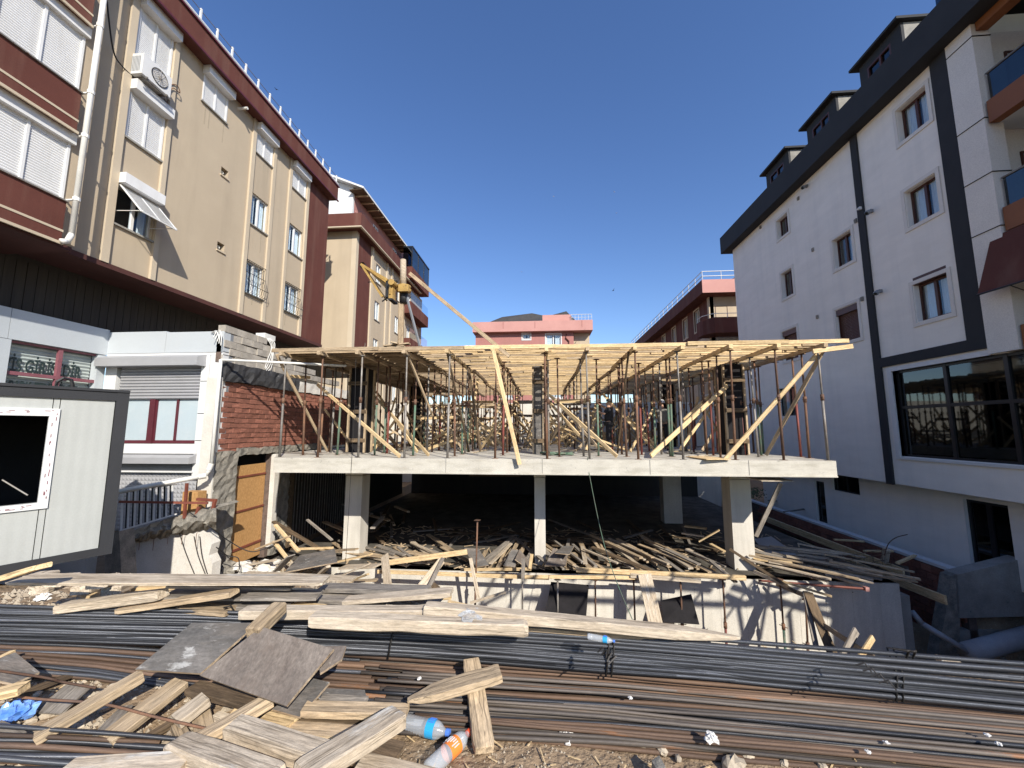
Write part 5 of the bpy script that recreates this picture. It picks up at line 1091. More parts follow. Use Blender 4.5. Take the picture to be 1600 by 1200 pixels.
for dz,dy in ((0,0),(.3,0),(0,.3),(.3,.3)): cg.tube(a0+Vector((0,dy,dz)), a1+Vector((0,dy,dz)), .008,4)
for k in range(9):
    q = a0.lerp(a1,(k+.5)/9); cg.path([q,q+Vector((0,0,.3)),q+Vector((0,.3,.3)),q+Vector((0,.3,0)),q], .006,4)
tag(cg.build('rebar_cage', M['rust']), 'rusty rebar stirrup cage lying on the boards in the right shade', 'rebar cage')
cable('rebar', [at(1382,868,Y=12),at(1388,850,Y=12),at(1400,840,Y=12),at(1418,835,Y=12)], .012, 'rust', 'single bent rebar end curling up over the right formwork', 'rebar')

# ------------------------------------------------------------------ right boundary: ledge, bricks, formwork planks, concrete ramp, pipes
RW = empty('boundary_wall', (11.4,14,-5), 'low boundary wall of red blocks with a pale capping in front of the white building', 'wall')
MB().box(11.25,12.0,-2.28,11.55,24,-2.2).build('capping', M['white'], RW)
MB().box(11.3,12.0,-5.2,11.5,24,-2.28).build('mortar_bed', M['mortar'], RW)
random.seed(12); me_b = []
for k in range(6):
    m_ = MB().box(0,0,0,.305,.06,.185); m_.v = [(v[0]+rnd(-.008,.008), v[1]+(rnd(-.01,.01) if v[1]<.01 else 0), v[2]+rnd(-.008,.008)) for v in m_.v]; me = bpy.data.meshes.new('brick'); me.from_pydata(m_.v,[],m_.f); me.materials.append(M['brick']); me_b.append(me)
TRB = wmat((11.24,24,0),(0,-1,0),(1,0,0))
for r_ in range(10):
    for k in range(34):
        x = 1.9+k*.315+(r_%2)*.15; z = -4.3+r_*.2
        if x > 11.7 or (r_ < 3 and x > 11.2): continue
        if x < 6 and r_ < 6: continue
        o = bpy.data.objects.new('brick', me_b[(k+r_)%6]); C.objects.link(o); o.parent = RW; o.matrix_parent_inverse = wm(RW).inverted(); o.matrix_basis = TRB @ Matrix.Translation((x,0,z))
pv = MB().box(11.55,12,-2.9,12.6,24.4,-2.6).build('pavement', M['concgrey']); tag(pv, kind='structure')
CR = empty('concrete_ramp', (12.5,12,-4), 'grey concrete ramp wall in the shade below the white building', 'ramp')
MB().poly([at(1496,898,Y=11.9),at(1720,844,Y=11.9),at(1720,960,Y=11.9),at(1500,966,Y=11.9)],(0,.35,0)).build('ramp_wall', M['concgrey'], CR)
MB().poly([at(1486,900,Y=11.95),at(1500,897,Y=11.95),at(1500,1045,Y=11.95),at(1462,1045,Y=11.95),at(1478,955,Y=11.95)],(0,.3,0)).build('abutment', M['concold'], CR)
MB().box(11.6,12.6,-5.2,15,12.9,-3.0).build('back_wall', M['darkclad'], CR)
MB().poly([at(1500,985,Y=12.0),at(1720,985,Y=12.0),at(1720,1040,Y=12.0),at(1500,1040,Y=12.0)],(0,.3,0)).build('ramp_footing', M['concgrey'], CR)
tag(MB().tube(at(1510,1020,Y=11.2),at(1640,985,Y=11.6),.22,14).build('drain_pipe', M['greypipe'], smooth=True), 'thick grey pipe lying in the shaded pit corner', 'pipe')
tag(MB().tube(at(1424,955,Y=11.6),at(1440,974,Y=11.5),.07,8).tube(at(1440,974,Y=11.5),at(1512,1018,Y=11.2),.07,8).build('drain_pipe', M['greypipe'], smooth=True), 'thin grey pipe feeding the thick one in the pit corner', 'pipe')
tp('timber_block', at(1480,1034,Y=8.6), at(1492,1043,Y=8.0), .30,.16,'w_cem','pale chunk of timber behind the dark rebar bundle at right',cat='block')
for k,(a,b,xx,wd,ht,mt,lab) in enumerate((((1197,811),(1412,895),10.4,.06,.24,'w_new','upper formwork plank running along the right boundary'),((1187,824),(1478,938),10.3,.06,.22,'w_new','lower formwork plank running along the right boundary'),
     ((1180,800),(1330,865),10.9,.05,.12,'w_dark','dark plank behind the upper formwork plank'),((1275,845),(1345,875),10.7,.12,.05,'w_grey','grey board on top of the upper formwork'))):
    timber('formwork_plank', at(*a,X=xx), at(*b,X=xx-.1*k), wd, ht, mt, lab, 'plank', 'formwork planks along the right boundary')
for k,(a,b) in enumerate((((1303,843),(1350,846)),((1350,861),(1395,861)),((1402,880),(1430,868)),((1200,782),(1228,783)),((1225,800),(1260,795)))):
    timber('formwork_tie', at(*a,Z=-2.2), at(*b,Z=-2.2), .09,.05,'w_new' if k<3 else 'w_grey',['bright cross tie high on the right formwork','bright cross tie in the middle of the right formwork','bright tie nearest the brick end of the formwork','dim tie far along the formwork','dim tie next to the last along the formwork'][k],'tie')
timber('formwork_tie', at(1382,878,X=10.2), at(1385,858,X=10.2), .12,.16,'w_cem','split upright block clamped on the right formwork','tie')
quad_panel('plywood_sheet', [at(1340,868,X=10.6),at(1418,885,X=10.6),at(1426,925,X=10.4),at(1345,900,X=10.6)], .02,'ply_tan','tan plywood sheet inside the right formwork near the brick end','plywood')
timber('timber_plank', at(1181,838,Y=12.6), at(1220,755,Y=12.2), .12,.04,'w_grey','grey board leaning up to the slab right of the right column','plank',up=(0,1,0))
quad_panel('plywood_offcut', [at(1166,745,Y=10.6),at(1210,744,Y=10.8),at(1239,751,Y=10.2),at(1190,751,Y=10.0)], .02,'w_cem','pale splintered board sticking out below the slab at right','plywood')
quad_panel('dark_sheet', [at(1178,842,Z=-2.0),at(1205,838,Z=-2.0),at(1245,866,Z=-2.0),at(1200,868,Z=-2.0)], .02,'greypipe','blue grey sheet lying dim behind the boards at right','sheet')
for k in range(4): 
    p = at(1170+k*6+rnd(-2,2),776+rnd(-4,4),X=11.8); o_ = MB()
    for q in range(60):
        d = Vector((rnd(-1,1),rnd(-1,1),rnd(-.2,1.6)))*.28; s_ = .06; c = p+d; o_.add([c,c+Vector((s_,0,.02)),c+Vector((0,s_,.05))],[(0,1,2)])
    tag(o_.build('pot_plant', M['leaf']), 'small dark pot shrub on the ledge beyond the right column', 'plant', 'pot shrubs on the ledge')
# slant of the left heap: boards beside the OSB door
random.seed(19)
HL = [((455,858),(520,856),10.8,.07,.05,'w_new','short pale plank level before the dark left corner'),((430,820),(467,862),10.6,.10,.05,'w_new','pale plank leaning down right by the white post'),((427,815),(500,858),11.2,.13,.05,'w_dark','dark plank leaning behind the pale one'),((480,812),(519,844),11.6,.09,.04,'w_grey','grey slat in the dark left corner'),
 ((428,846),(452,877),10.2,.10,.04,'w_new','tan offcut leaning low by the white post'),((400,858),(452,838),10.3,.10,.04,'w_used','plank resting against the white post'),((420,905),(455,868),9.6,.22,.03,'w_grey','wide grey board on the left rubble heap'),((392,882),(430,875),9.8,.10,.05,'w_cem','short stained plank on the rubble heap'),
 ((525,860),(558,858),10.6,.12,.04,'w_used','small tan plank at the left column foot'),((527,878),(580,866),10.3,.14,.04,'w_new','orange tan board before the left column'),((520,905),(575,882),10,.2,.04,'w_cem','cement stained board before the left column'),((499,897),(513,885),9.5,.11,.06,'w_cem','short rounded block on the heap'),
 ((535,886),(590,884),10,.30,.04,'w_cem','broad stained board left of the upright board'),((380,897),(553,905),8.6,.30,.035,'w_cem','very long pale board topping the left pile'),((555,905),(575,897),8.9,.07,.04,'w_new','pale lath end poking out of the left pile')]
for (a,b,y,wd,ht,mt,lab) in HL: timber('timber_plank', at(*a,Y=y+.1), at(*b,Y=y-.2), wd, ht, mt, lab, 'plank', seg=3, wear=.004)
quad_panel('plywood_sheet', [at(468,868,Y=10.4),at(523,857,Y=10.4),at(527,878,Y=9.7),at(444,894,Y=9.6)], .03,'ply_grey','scuffed dark grey plywood tipped on the heap left of the left column','plywood','ply_edge')
for (x,y,r_,s_) in ((400,876,.5,1),(470,888,.35,2),(420,890,.4,3),(510,880,.3,4)):
    pass
def rock(name, c, r_, mat, label=None, cat=None, group=None, seed=0, flat=.7, parent=None):
    rr = random.Random(seed); vs = []; fs = []; n, m_ = 9, 5
    for j in range(m_+1):
        ph = math.pi*j/m_
        for i in range(n):
            th = 2*math.pi*i/n; q = r_*rr.uniform(.75,1.15)
            vs.append((q*math.sin(ph)*math.cos(th), q*math.sin(ph)*math.sin(th)*rr.uniform(.7,.9), q*math.cos(ph)*flat))
    for j in range(m_):
        for i in range(n): k = (i+1)%n; fs.append((j*n+i,(j+1)*n+i,(j+1)*n+k,j*n+k))
    o = MB().add(vs,fs).build(name, mat); o.location = c; o.rotation_euler = (0,0,rr.uniform(0,6)); return tag(o,label,cat,group)
random.seed(151)
def rubble(px0, px1, py0, py1, Y0, Y1, n, mat, lab, grp, seed0, s0=.05, s1=.20):
    for k in range(n):
        t_ = random.random(); px = rnd(px0,px1); py = rnd(py0,py1); y = Y0+(Y1-Y0)*(1-(py-py0)/max(1,py1-py0))+rnd(-.15,.15)
        rock('rubble_chunk', at(px,py,Y=y), rnd(s0,s1), M[mat], lab+', '+part_of(px,px0,px1,('left side','middle','right side'))+(' low' if py > (py0+py1)/2 else ' high'), 'rubble', grp, seed0+k, rnd(.45,.8))
rubble(372,432,878,925,9.3,10.0,60,'plaster','pale cement chunk in the rubble below the OSB doorway','pale rubble below the OSB doorway',700)
rubble(425,520,905,950,9.0,9.8,50,'concold','grey concrete chunk in the rubble under the left boards','grey rubble under the left boards',800)
rubble(340,372,880,930,9.2,9.8,14,'concold','broken concrete chunk at the foot of the rough pier','chunks at the foot of the pier',900)

# ------------------------------------------------------------------ rebar
random.seed(101)
def rebar(name, pts, r_, mat, parent=None, seg=14, n=7, label=None, group=None):
    pts = [Vector(p) for p in pts]; L = (pts[-1]-pts[0]).length; x = (pts[-1]-pts[0]).normalized()
    out = []
    ph = rnd(0,6)
    for k in range(seg+1):
        t = k/seg; f = t*(len(pts)-1); i = min(int(f),len(pts)-2); q = pts[i].lerp(pts[i+1], f-i)
        out.append(q + Vector((0, .008*math.sin(t*7+ph), .004*math.sin(t*11+ph))))
    # local frame: origin at the first point, X along the bar, so that ribs run round it
    Mx,_ = frame(pts[0], pts[-1]); inv = Mx.inverted()
    mb = MB().path([inv @ p for p in out], r_, n); me = bpy.data.meshes.new(name); me.from_pydata([tuple(v) for v in mb.v],[],mb.f); me.materials.append(mat); me.polygons.foreach_set('use_smooth',[True]*len(me.polygons))
    o = bpy.data.objects.new(name, me); C.objects.link(o)
    if parent: o.parent = parent; o.matrix_parent_inverse = wm(parent).inverted()
    o.matrix_basis = Mx
    if label: tag(o,label,'rebar',group)
    return o
# dark tied bundle: control points by sight along its middle (top edge height .34)
top_pts = [at(-260,938,Z=.36), at(0,950,Z=.36), at(300,958,Z=.36), at(640,975,Z=.36), at(950,990,Z=.36), at(1200,1016,Z=.36), at(1600,1051,Z=.36), at(1900,1075,Z=.36)]
bot_pts = [at(-260,984,Z=.12), at(0,996,Z=.12), at(300,1004,Z=.12), at(640,1020,Z=.12), at(950,1045,Z=.12), at(1200,1065,Z=.12), at(1600,1098,Z=.12), at(1900,1120,Z=.12)]
RBN = empty('rebar_bundle', (0,3.2,.1), 'tied bundle of dark new rebar lying across the whole foreground', 'rebar bundle')
nb_ = 0
for row in range(7):
    for col in range(11):
        u = col/10; v = row/6
        edge = (u-.5)**2*3.2
        if v > 1-edge*.75: continue
        jit = [rnd(-.012,.012) for _ in top_pts]
        pts = []
        for k,(a,b) in enumerate(zip(top_pts,bot_pts)):
            yf = b.y - .02; yb_ = a.y+.10; z0 = .12; z1 = .36
            pts.append(Vector((a.lerp(b,.5).x, yb_+(yf-yb_)*u+jit[k], z0+(z1-z0)*v*(1-.25*(u)**2)+rnd(-.004,.004))))
        pts.sort(key=lambda p: p.x)
        if u < .1 and v < .3 and False: continue
        rebar('rebar', pts, .0125, M['rb_dark'], RBN); nb_ += 1
def tie(x_px, side=0):
    """wire loops round the bundle"""
    p_ = at(x_px, 1010, Z=.3); k = 0
    xs = [q.x for q in top_pts]; i = max(j for j in range(len(xs)-1) if xs[j] <= p_.x); t = (p_.x-xs[i])/(xs[i+1]-xs[i])
    a = top_pts[i].lerp(top_pts[i+1],t); b = bot_pts[i].lerp(bot_pts[i+1],t)
    pts = [(p_.x-.02,b.y-.05,.10),(p_.x,b.y-.045,.24),(p_.x+.02,b.y+.03,.35),(p_.x+.05,(a.y+b.y)/2,.385),(p_.x+.07,a.y+.08,.385),(p_.x+.08,a.y+.13,.3),(p_.x+.08,a.y+.13,.12)]
    return MB().path(pts,.006,5)
for x in (268,590,952,960,1358,1366): tie(x).build('tie_wire', M['wire'], RBN, smooth=True)
tw = MB(); p = at(950,1020,Z=.36)
for k in range(4): tw.path([p+Vector((-.06+.02*k,-.02*k,.0)),p+Vector((-.03+.02*k,-.03*k,.03)),p+Vector((-.02,-.03*k-.03,.0))],.005,4)
p = at(1352,1040,Z=.36)
for k in range(4): tw.path([p+Vector((-.05,-.05*k,.0)),p+Vector((-.01,-.05*k-.01,.02)),p+Vector((0,-.05*k-.04,-.01))],.005,4)
tw.build('twisted_wire_end', M['wire'], RBN)
# loose rusty bars in front (centre/right) : edges by sight
LR = [at(560,1022,Z=.07), at(950,1048,Z=.07), at(1250,1072,Z=.07), at(1600,1104,Z=.07), at(1950,1135,Z=.07)]
LF = [at(600,1128,Z=.07), at(950,1150,Z=.07), at(1250,1178,Z=.07), at(1600,1212,Z=.07), at(1950,1245,Z=.07)]
nl = 44
for k in range(nl):
    t = (k+.5)/nl; sk = rnd(-.02,.02) if k % 6 else rnd(-.06,.06); up = .035+.03*((k*7)%3)/2 + (.02 if k%5==0 else 0)
    pts = [LR[i].lerp(LF[i], t+sk*(i-2)*.6+rnd(-.004,.004)) for i in range(5)]
    for p in pts: p.z = up + rnd(-.002,.002)
    d = (pts[1]-pts[0]); pts[0] = pts[0] - d*rnd(.0,.25)
    if t > .2: pts[0] = pts[1]-d*(.95+rnd(-.12,.1))
    rebar('rebar', pts, rnd(.0085,.0125), random.choice([M['rb_rust'],M['rb_rust'],M['rb_mid'],M['rb_mid'],M['rb_dark']]), label=f'rust filmed rebar, {nth(k+1)} loose bar counted from the dark bundle towards the front', group='loose rebars in front of the dark bundle', seg=16)
for k in range(34):  # under layer
    t = (k+.3)/34; pts = [LR[i].lerp(LF[i], t) for i in range(5)]
    for p in pts: p.z = .014
    rebar('rebar', pts, .012, M['rb_rust'], label=f'rusty rebar of the lower layer, {nth(k+1)} counted from the dark bundle', group='lower layer of loose rebars')
LR2 = [at(-300,975,Z=.07), at(0,1000,Z=.07), at(150,1006,Z=.07), at(330,1014,Z=.07), at(560,1024,Z=.07)]
LF2 = [at(-300,1030,Z=.07), at(0,1040,Z=.07), at(150,1052,Z=.07), at(330,1082,Z=.07), at(620,1110,Z=.07)]
for k in range(22):
    t = (k+.5)/22; pts = [LR2[i].lerp(LF2[i], t+rnd(-.01,.01)) for i in range(5)]
    for p in pts: p.z = .03+.03*((k*5)%3)/2
    rebar('rebar', pts, rnd(.010,.014), M['rb_rust'] if random.random() < .6 else M['rb_dark'], label=f'loose rebar at the left below the dark bundle, {nth(k+1)} from it', group='loose rebars at the left')
for k in range(9):   # near left group
    y = 1158+k*5.2; pts = [at(-200,y-12,Z=.05), at(0,y-3,Z=.05), at(140,y+2,Z=.05), at(290,y+10,Z=.05), at(520,y+26,Z=.04)]
    for p in pts: p.z = .04+.02*(k%2)
    rebar('rebar', pts, .0135, M['rb_dark'] if k%3 else M['rb_rust'], label=f'thick rebar in the near left bottom bundle, {nth(k+1)} from its far side', group='rebars at the bottom left')
cable('rebar', [at(-60,1080,Z=.12),at(60,1092,Z=.16),at(160,1100,Z=.14),at(250,1122,Z=.15),at(355,1146,Z=.12)], .007,'rust','single thin bar snaking over the timbers, upper one','rebar')
cable('rebar', [at(-60,1040,Z=.16),at(60,1057,Z=.20),at(100,1066,Z=.14),at(150,1075,Z=.1)], .007,'rust','short thin bar over the grey boards at left','rebar')
cable('rebar', [at(-60,1130,Z=.12),at(80,1140,Z=.12),at(200,1148,Z=.10),at(330,1160,Z=.08)], .011,'rb_dark','dark bar lying across the timber ends at left','rebar')
cable('rebar', [at(-60,1146,Z=.08),at(90,1152,Z=.09),at(250,1160,Z=.06)], .011,'rb_rust','second bar just below the dark one at left','rebar')

# ------------------------------------------------------------------ foreground timbers and boards
T2 = 'w_cem'
FGT = [ # name, a, za, b, zb, width, height, mat, label
 ((487,968),.42,(825,981),.40,.13,.12,'w_cem','thick cement stained beam lying on the dark bundle, centre'),
 ((380,957),.40,(690,957),.42,.13,.10,'w_cem','thick beam behind the centre one with rounded left end'),
 ((665,950),.46,(1155,997),.36,.12,.10,'w_cem','long tapering beam lying behind the bundle to the right'),
 ((700,972),.32,(1110,1004),.30,.12,.08,'w_used','long beam under the tapering one'),
 ((395,990),.44,(438,948),.50,.13,.11,'w_used','rounded timber crossing under the two plywood sheets'),
 ((540,938),.36,(706,925),.44,.16,.05,'w_cem','pale plank slanting behind the centre beams'),
 ((700,940),.40,(760,955),.36,.05,.03,'w_new','thin orange lath ending at the plastic scrap'),
 ((95,950),.34,(255,928),.46,.13,.10,'w_cem','rough pale beam lying at left, darker end to the right'),
 ((190,952),.34,(366,926),.48,.14,.06,'w_used','squared plank beside the rough pale beam, cut end up'),
 ((285,948),.34,(362,955),.34,.16,.05,'w_used','short plank half hidden behind the bundle'),
 ((0,905),.66,(68,884),.78,.12,.05,'w_new','bright rounded plank poking up by the container'),
 ((30,905),.60,(510,906),.52,.24,.03,'w_cem','very long thin board forming the top of the left pile'),
 ((270,912),.50,(460,915),.46,.20,.03,'w_grey','grey board below the long top board'),
 ((385,930),.42,(500,930),.40,.22,.03,'w_grey','grey board ending bluntly before the rubble'),
 ((262,928),.42,(395,930),.40,.24,.03,'w_grey','grey board lying flat in the left pile'),
 ((55,1153),.09,(224,1054),.22,.12,.08,'w_used','squared timber propping the plywood, left one'),
 ((165,1158),.07,(284,1066),.16,.17,.06,'w_used','brown plank beside the left squared timber'),
 ((275,1128),.10,(322,1092),.14,.14,.08,'w_cem','stubby worn timber under the plywood'),
 ((300,1074),.14,(395,1098),.12,.13,.05,'w_dark','splintered old plank under the plywood edge'),
 ((300,1165),.12,(425,1092),.20,.11,.09,'w_used','narrow timber running up under the tan plywood'),
 ((365,1138),.16,(520,1190),.20,.14,.13,'w_cem','heavy pale beam with rounded end at bottom centre left'),
 ((470,1215),.26,(622,1120),.22,.17,.11,'w_cem','heavy scarred beam rising right across the pale one'),
 ((276,1165),.14,(430,1222),.22,.15,.12,'w_cem','mossy beam end at the bottom left of centre'),
 ((100,1204),.16,(292,1192),.16,.16,.05,'w_cem','flat pale plank at the very bottom left'),
 ((475,1108),.14,(637,1112),.12,.12,.06,'w_used','squared plank with a knot below the tan plywood'),
 ((410,1138),.08,(560,1148),.08,.12,.05,'w_used','second plank below the knotted one'),
 ((455,1124),.07,(580,1130),.07,.08,.05,'w_dark','dark lath between the two planks'),
 ((560,1195),.10,(690,1225),.08,.16,.04,'w_cem','pale board corner at the bottom edge'),
 ((415,1118),.10,(460,1128),.10,.14,.03,'w_new','small orange board scrap under the plywood corner'),
 ((500,1093),.10,(572,1096),.10,.10,.02,'w_grey','narrow grey frame piece right of the plywood'),
 ((-40,1092),.20,(38,1075),.22,.12,.06,'w_new','pale plank end at the left margin'),
 ((-40,1050),.14,(20,1018),.14,.05,.03,'w_new','small lath end at the left margin'),
 ((75,1115),.04,(122,1072),.10,.22,.02,'w_grey','smooth grey board slanting behind the blue bag'),
 ((530,1160),.05,(620,1185),.05,.25,.03,'w_dark','dark wet board under the heavy scarred beam'),
]
random.seed(61)
for (a,za,b,zb2,wd,ht,mt,lab) in FGT:
    wd *= .74; ht *= .62; L_ = (at(*a,Z=za)-at(*b,Z=zb2)).length; tapered = .16 if 'tapering' in lab else None
    timber('timber_beam' if ht > .07 else 'timber_plank', at(*a,Z=za), at(*b,Z=zb2), wd, ht, mt, lab, 'beam' if ht > .07 else 'plank', seg=max(3,int(L_*5)), wear=.010 if ht > .07 else .005, taper=tapered)
# timber ends sticking out towards us under the long top board
for k,(px,py) in enumerate(((48,907),(82,911),(150,913),(60,922),(125,923),(172,924))):
    p = at(px,py,Z=.42-.09*(k//3)); timber('timber_beam', p, p+Vector((-.04+rnd(-.03,.03),.16,-.01)), .14,.07,T2,['first timber end from the left under the long board','second timber end under the long board','third timber end under the long board','lower timber end, leftmost','lower timber end, middle','lower timber end, rightmost'][k],'beam','timber ends under the long board',seg=3,wear=.006)
random.seed(62)
for k in range(20):
    px = rnd(180,620); p = at(px,rnd(915,948),Z=rnd(.15,.36)); a = rnd(-.4,.4); l = rnd(.5,1.4); timber('timber_plank', p-Vector((l/2,0,0)), p+Vector((l*.5,a*.5,rnd(-.03,.06))), rnd(.08,.2), .03, random.choice(['w_cem','w_grey','w_used','w_new']), f'broken plank in the jumble behind the dark bundle, {part_of(px,180,620)} part', 'plank', 'broken planks behind the dark bundle', seg=3, wear=.006)
# small wooden cross of two nailed battens
CRS = empty('nailed_battens', at(745,1100,Z=.1), 'two worn battens nailed as a cross, lying on the loose rebars', 'battens')
random.seed(71)
timber('batten', at(757,1172,Z=.05), at(736,1033,Z=.17), .105,.045,'w_used',parent=CRS,seg=8,wear=.006)
timber('batten', at(782,1052,Z=.235), at(637,1094,Z=.16), .12,.045,'w_used',parent=CRS,seg=8,wear=.007,taper=.3)
# big plywood sheets
quad_panel('plywood_sheet', [at(211,1046,Z=.26),at(300,973,Z=.42),at(402,973,Z=.44),at(313,1052,Z=.27)], .016,'ply_grey','dark grey worn plywood sheet lying left of the tan one','plywood','ply_edge')
quad_panel('plywood_sheet', [at(312,1055,Z=.30),at(408,979,Z=.47),at(521,1014,Z=.42),at(447,1103,Z=.24)], .018,'ply_tan','tan worn plywood sheet lying over the dark grey one','plywood','ply_edge')
quad_panel('plywood_sheet', [at(495,1010,Z=.36),at(541,1009,Z=.36),at(534,1030,Z=.33),at(500,1052,Z=.30)], .014,'ply_tan','torn plywood corner showing from under the tan sheet','plywood','ply_edge')
quad_panel('plywood_sheet', [at(425,1108,Z=.14),at(490,1060,Z=.2),at(515,1066,Z=.2),at(468,1120,Z=.13)], .014,'ply_grey','small round cornered board under the tan plywood','plywood','ply_edge')
quad_panel('plywood_sheet', [at(-60,1050,Z=.2),at(24,1019,Z=.2),at(62,1050,Z=.14),at(20,1068,Z=.14)], .014,'ply_grey','grey plywood piece at the left margin','plywood','ply_edge')
quad_panel('plywood_sheet', [at(505,1075,Z=.10),at(570,1078,Z=.10),at(575,1100,Z=.08),at(500,1102,Z=.08)], .01,'ply_grey','thin dull green grey sheet right of the small board','plywood','ply_edge')
# bottles
def bottle(loc, rotz, tilt, L, r_, liquidmat, label, cap, lab_mat, ribs=True, txt=None):
    o = empty('plastic_bottle', loc, label, 'bottle'); o.rotation_euler = (0,-tilt,rotz)
    prof = [(0,.001),(0,r_*.8),(.01,r_)]
    x = .02
    n = 9
    for k in range(n): 
        x0 = .02+k*(L*.55-.02)/n
        if ribs: prof += [(x0,r_*.93),(x0+.008,r_)]
        else: prof += [(x0,r_)]
    prof += [(L*.56,r_),(L*.74,r_),(L*.80,r_*.86),(L*.87,r_*.5),(L*.91,r_*.36),(L*.94,r_*.36)]
    body = MB().lathe(prof,18).build('body', M['petclear'], o, smooth=True, world=False)
    MB().lathe([(L*.57,r_*1.02),(L*.73,r_*1.02)] if ribs else [(L*.42,r_*1.03),(L*.66,r_*1.03)],18).build('label', lab_mat, o, smooth=True, world=False)
    MB().lathe([(L*.93,.001),(L*.93,r_*.42),(L*1.0,r_*.42),(L*1.0,.001)],12).build('cap', cap, o, world=False)
    b2 = MB()
    if ribs:
        for a in range(-50,60,14): b2.box(L*.60,r_*math.cos(R(a+60))*1.035-.001,r_*math.sin(R(a+60))*1.035-.001,L*.70,r_*math.cos(R(a+60))*1.035+.002,r_*math.sin(R(a+60))*1.035+.002)
    else:
        for a in range(0,120,16): b2.box(L*(.46+.03*(a%3)),r_*math.cos(R(a+30))*1.04-.002,r_*math.sin(R(a+30))*1.04-.001,L*.60,r_*math.cos(R(a+30))*1.04+.003,r_*math.sin(R(a+30))*1.04+.002)
    b2.build('label_print', M['petcap'] if ribs else M['white'], o, world=False)
    return o
pb = at(625,1127,Z=.05); pe = at(684,1141,Z=.05); d = pe-pb; bottle(pb, math.atan2(d.y,d.x), 0, .30, .042, None, 'clear ribbed water bottle with blue label lying on the dirt', M['petcap'], M['petblue'])
pb = at(668,1205,Z=.05); pe = at(716,1160,Z=.05); d = pe-pb; bottle(pb, math.atan2(d.y,d.x), 0, .30, .040, None, 'clear drink bottle with orange label and red cap on the dirt', M['petred'], M['petorange'], False)
pb = at(918,994,Z=.42); pe = at(944,999,Z=.42); d = pe-pb; bottle(pb, math.atan2(d.y,d.x), 0, .16, .018, None, 'tiny clear bottle with blue end lying on the dark bundle', M['petcap'], M['petblue'])
def crumple(name, c, r_, mat, label, cat, seed, flat=.6, group=None):
    rr = random.Random(seed); n,m_ = 14,8; vs = []; fs = []
    for j in range(m_+1):
        ph = math.pi*j/m_
        for i in range(n):
            th = 2*math.pi*i/n; q = r_*rr.uniform(.45,1.2); vs.append((q*math.sin(ph)*math.cos(th), q*math.sin(ph)*math.sin(th), q*math.cos(ph)*flat))
    for j in range(m_):
        for i in range(n): k = (i+1)%n; fs.append((j*n+i,(j+1)*n+i,(j+1)*n+k,j*n+k))
    o = MB().add(vs,fs).build(name, mat); o.location = c; return tag(o,label,cat,group)
crumple('plastic_bag', at(20,1112,Z=.08), .062, M['bluebag'], 'crumpled blue plastic bag at the lower left', 'bag', 1, .9)
crumple('plastic_bag', at(42,1108,Z=.08), .052, M['bluebag'], 'right lobe of crumpled blue wrapper beside the bag', 'bag', 2, .9)
crumple('paper_scrap', at(886,1150,Z=.03), .045, M['paper'], 'white paper scrap on the dirt in front of the loose rebars', 'paper', 3)
crumple('paper_scrap', at(1112,1153,Z=.12), .035, M['paper'], 'white paper ball lying on the loose rebars', 'paper', 4)
crumple('paper_scrap', at(735,962,Z=.45), .08, M['petclear'], 'clear plastic film caught between the beams', 'plastic film', 5, .4)
crumple('paper_scrap', at(68,933,Z=.30), .05, M['paper'], 'small white lump among the left timber ends', 'rubble', 6)
for k,(px,py) in enumerate(((1385,1160),(1560,1162),(975,1047),(1543,1148),(655,1060),(985,1090),(1355,1174))):
    crumple('paper_scrap', at(px,py,Z=.11), .014, M['paper'], 'small pale chip lying on the loose rebars', 'chip', 20+k, .5, 'chips on the rebars')

# ------------------------------------------------------------------ stones and rubble on the near ground
random.seed(88)
for k,(px,py,s_) in enumerate(((1147,1196,.06),(1170,1182,.035),(1035,1172,.03),(1003,1162,.028),(1283,1194,.02),(1285,1200,.03),(1060,1185,.02),(1225,1192,.025))):
    rock('stone', at(px,py,Z=.02), s_, M['stone'], ['large pale stone at the bottom edge right of centre','pale stone just above the large one','rounded stone near the rebar edge, left','small stone left of the rounded one','small stone far right under the rebars','stone at the bottom right edge','pebble between the stones','pebble near the right rebar edge'][k], 'stone', 'stones on the dirt', 100+k)
tag(MB().poly([at(1018,1188,Z=.09),at(1030,1180,Z=.10),at(1040,1198,Z=.1),at(1028,1206,Z=.1)],(0,0,-.09)).build('concrete_chip', M['concold']), 'dark wedge of stone standing at the bottom edge', 'stone')
for k in range(150):
    px = rnd(0,420); py = rnd(1062,1200)
    rock('stone', at(px,py,Z=.015), rnd(.012,.04), M['stone'], f'pale rubble stone between the lower left timbers, {part_of(px,0,420)} part', 'stone', 'rubble stones between the left timbers', 300+k)
gr = MB()
def chips(n, x0,x1,y0,y1,s0,s1,zf=.0):
    for _ in range(n):
        x = rnd(x0,x1); y = rnd(y0,y1); s = rnd(s0,s1); z = gz(x,y)+zf
        if x > -.6 and 2.75 < y < 6: continue
        a,b,c,d,e = [Vector((x+rnd(-s,s),y+rnd(-s,s),z+rnd(0,s*.5))) for _ in range(5)]
        t_ = Vector((x,y,z+s*rnd(.5,1))); base = [Vector((x+s*math.cos(q*1.57+rnd(-.4,.4)),y+s*math.sin(q*1.57+rnd(-.4,.4)),z-.003)) for q in range(4)]
        gr.add(base+[t_],[(0,1,4),(1,2,4),(2,3,4),(3,0,4)])
chips(16000,-4.5,4.5,1.2,3.6,.002,.009); chips(2000,-6,-1,3.2,5.0,.01,.04); chips(2200,-4.6,-1.2,1.5,2.9,.008,.028); chips(1500,8.5,12,9,12.3,.02,.08); chips(1200,-8.3,-5,8.8,11.2,.02,.08)
tag(gr.build('gravel', M['stone']), 'loose gravel and chips scattered on the dirt', 'gravel', kind='stuff')
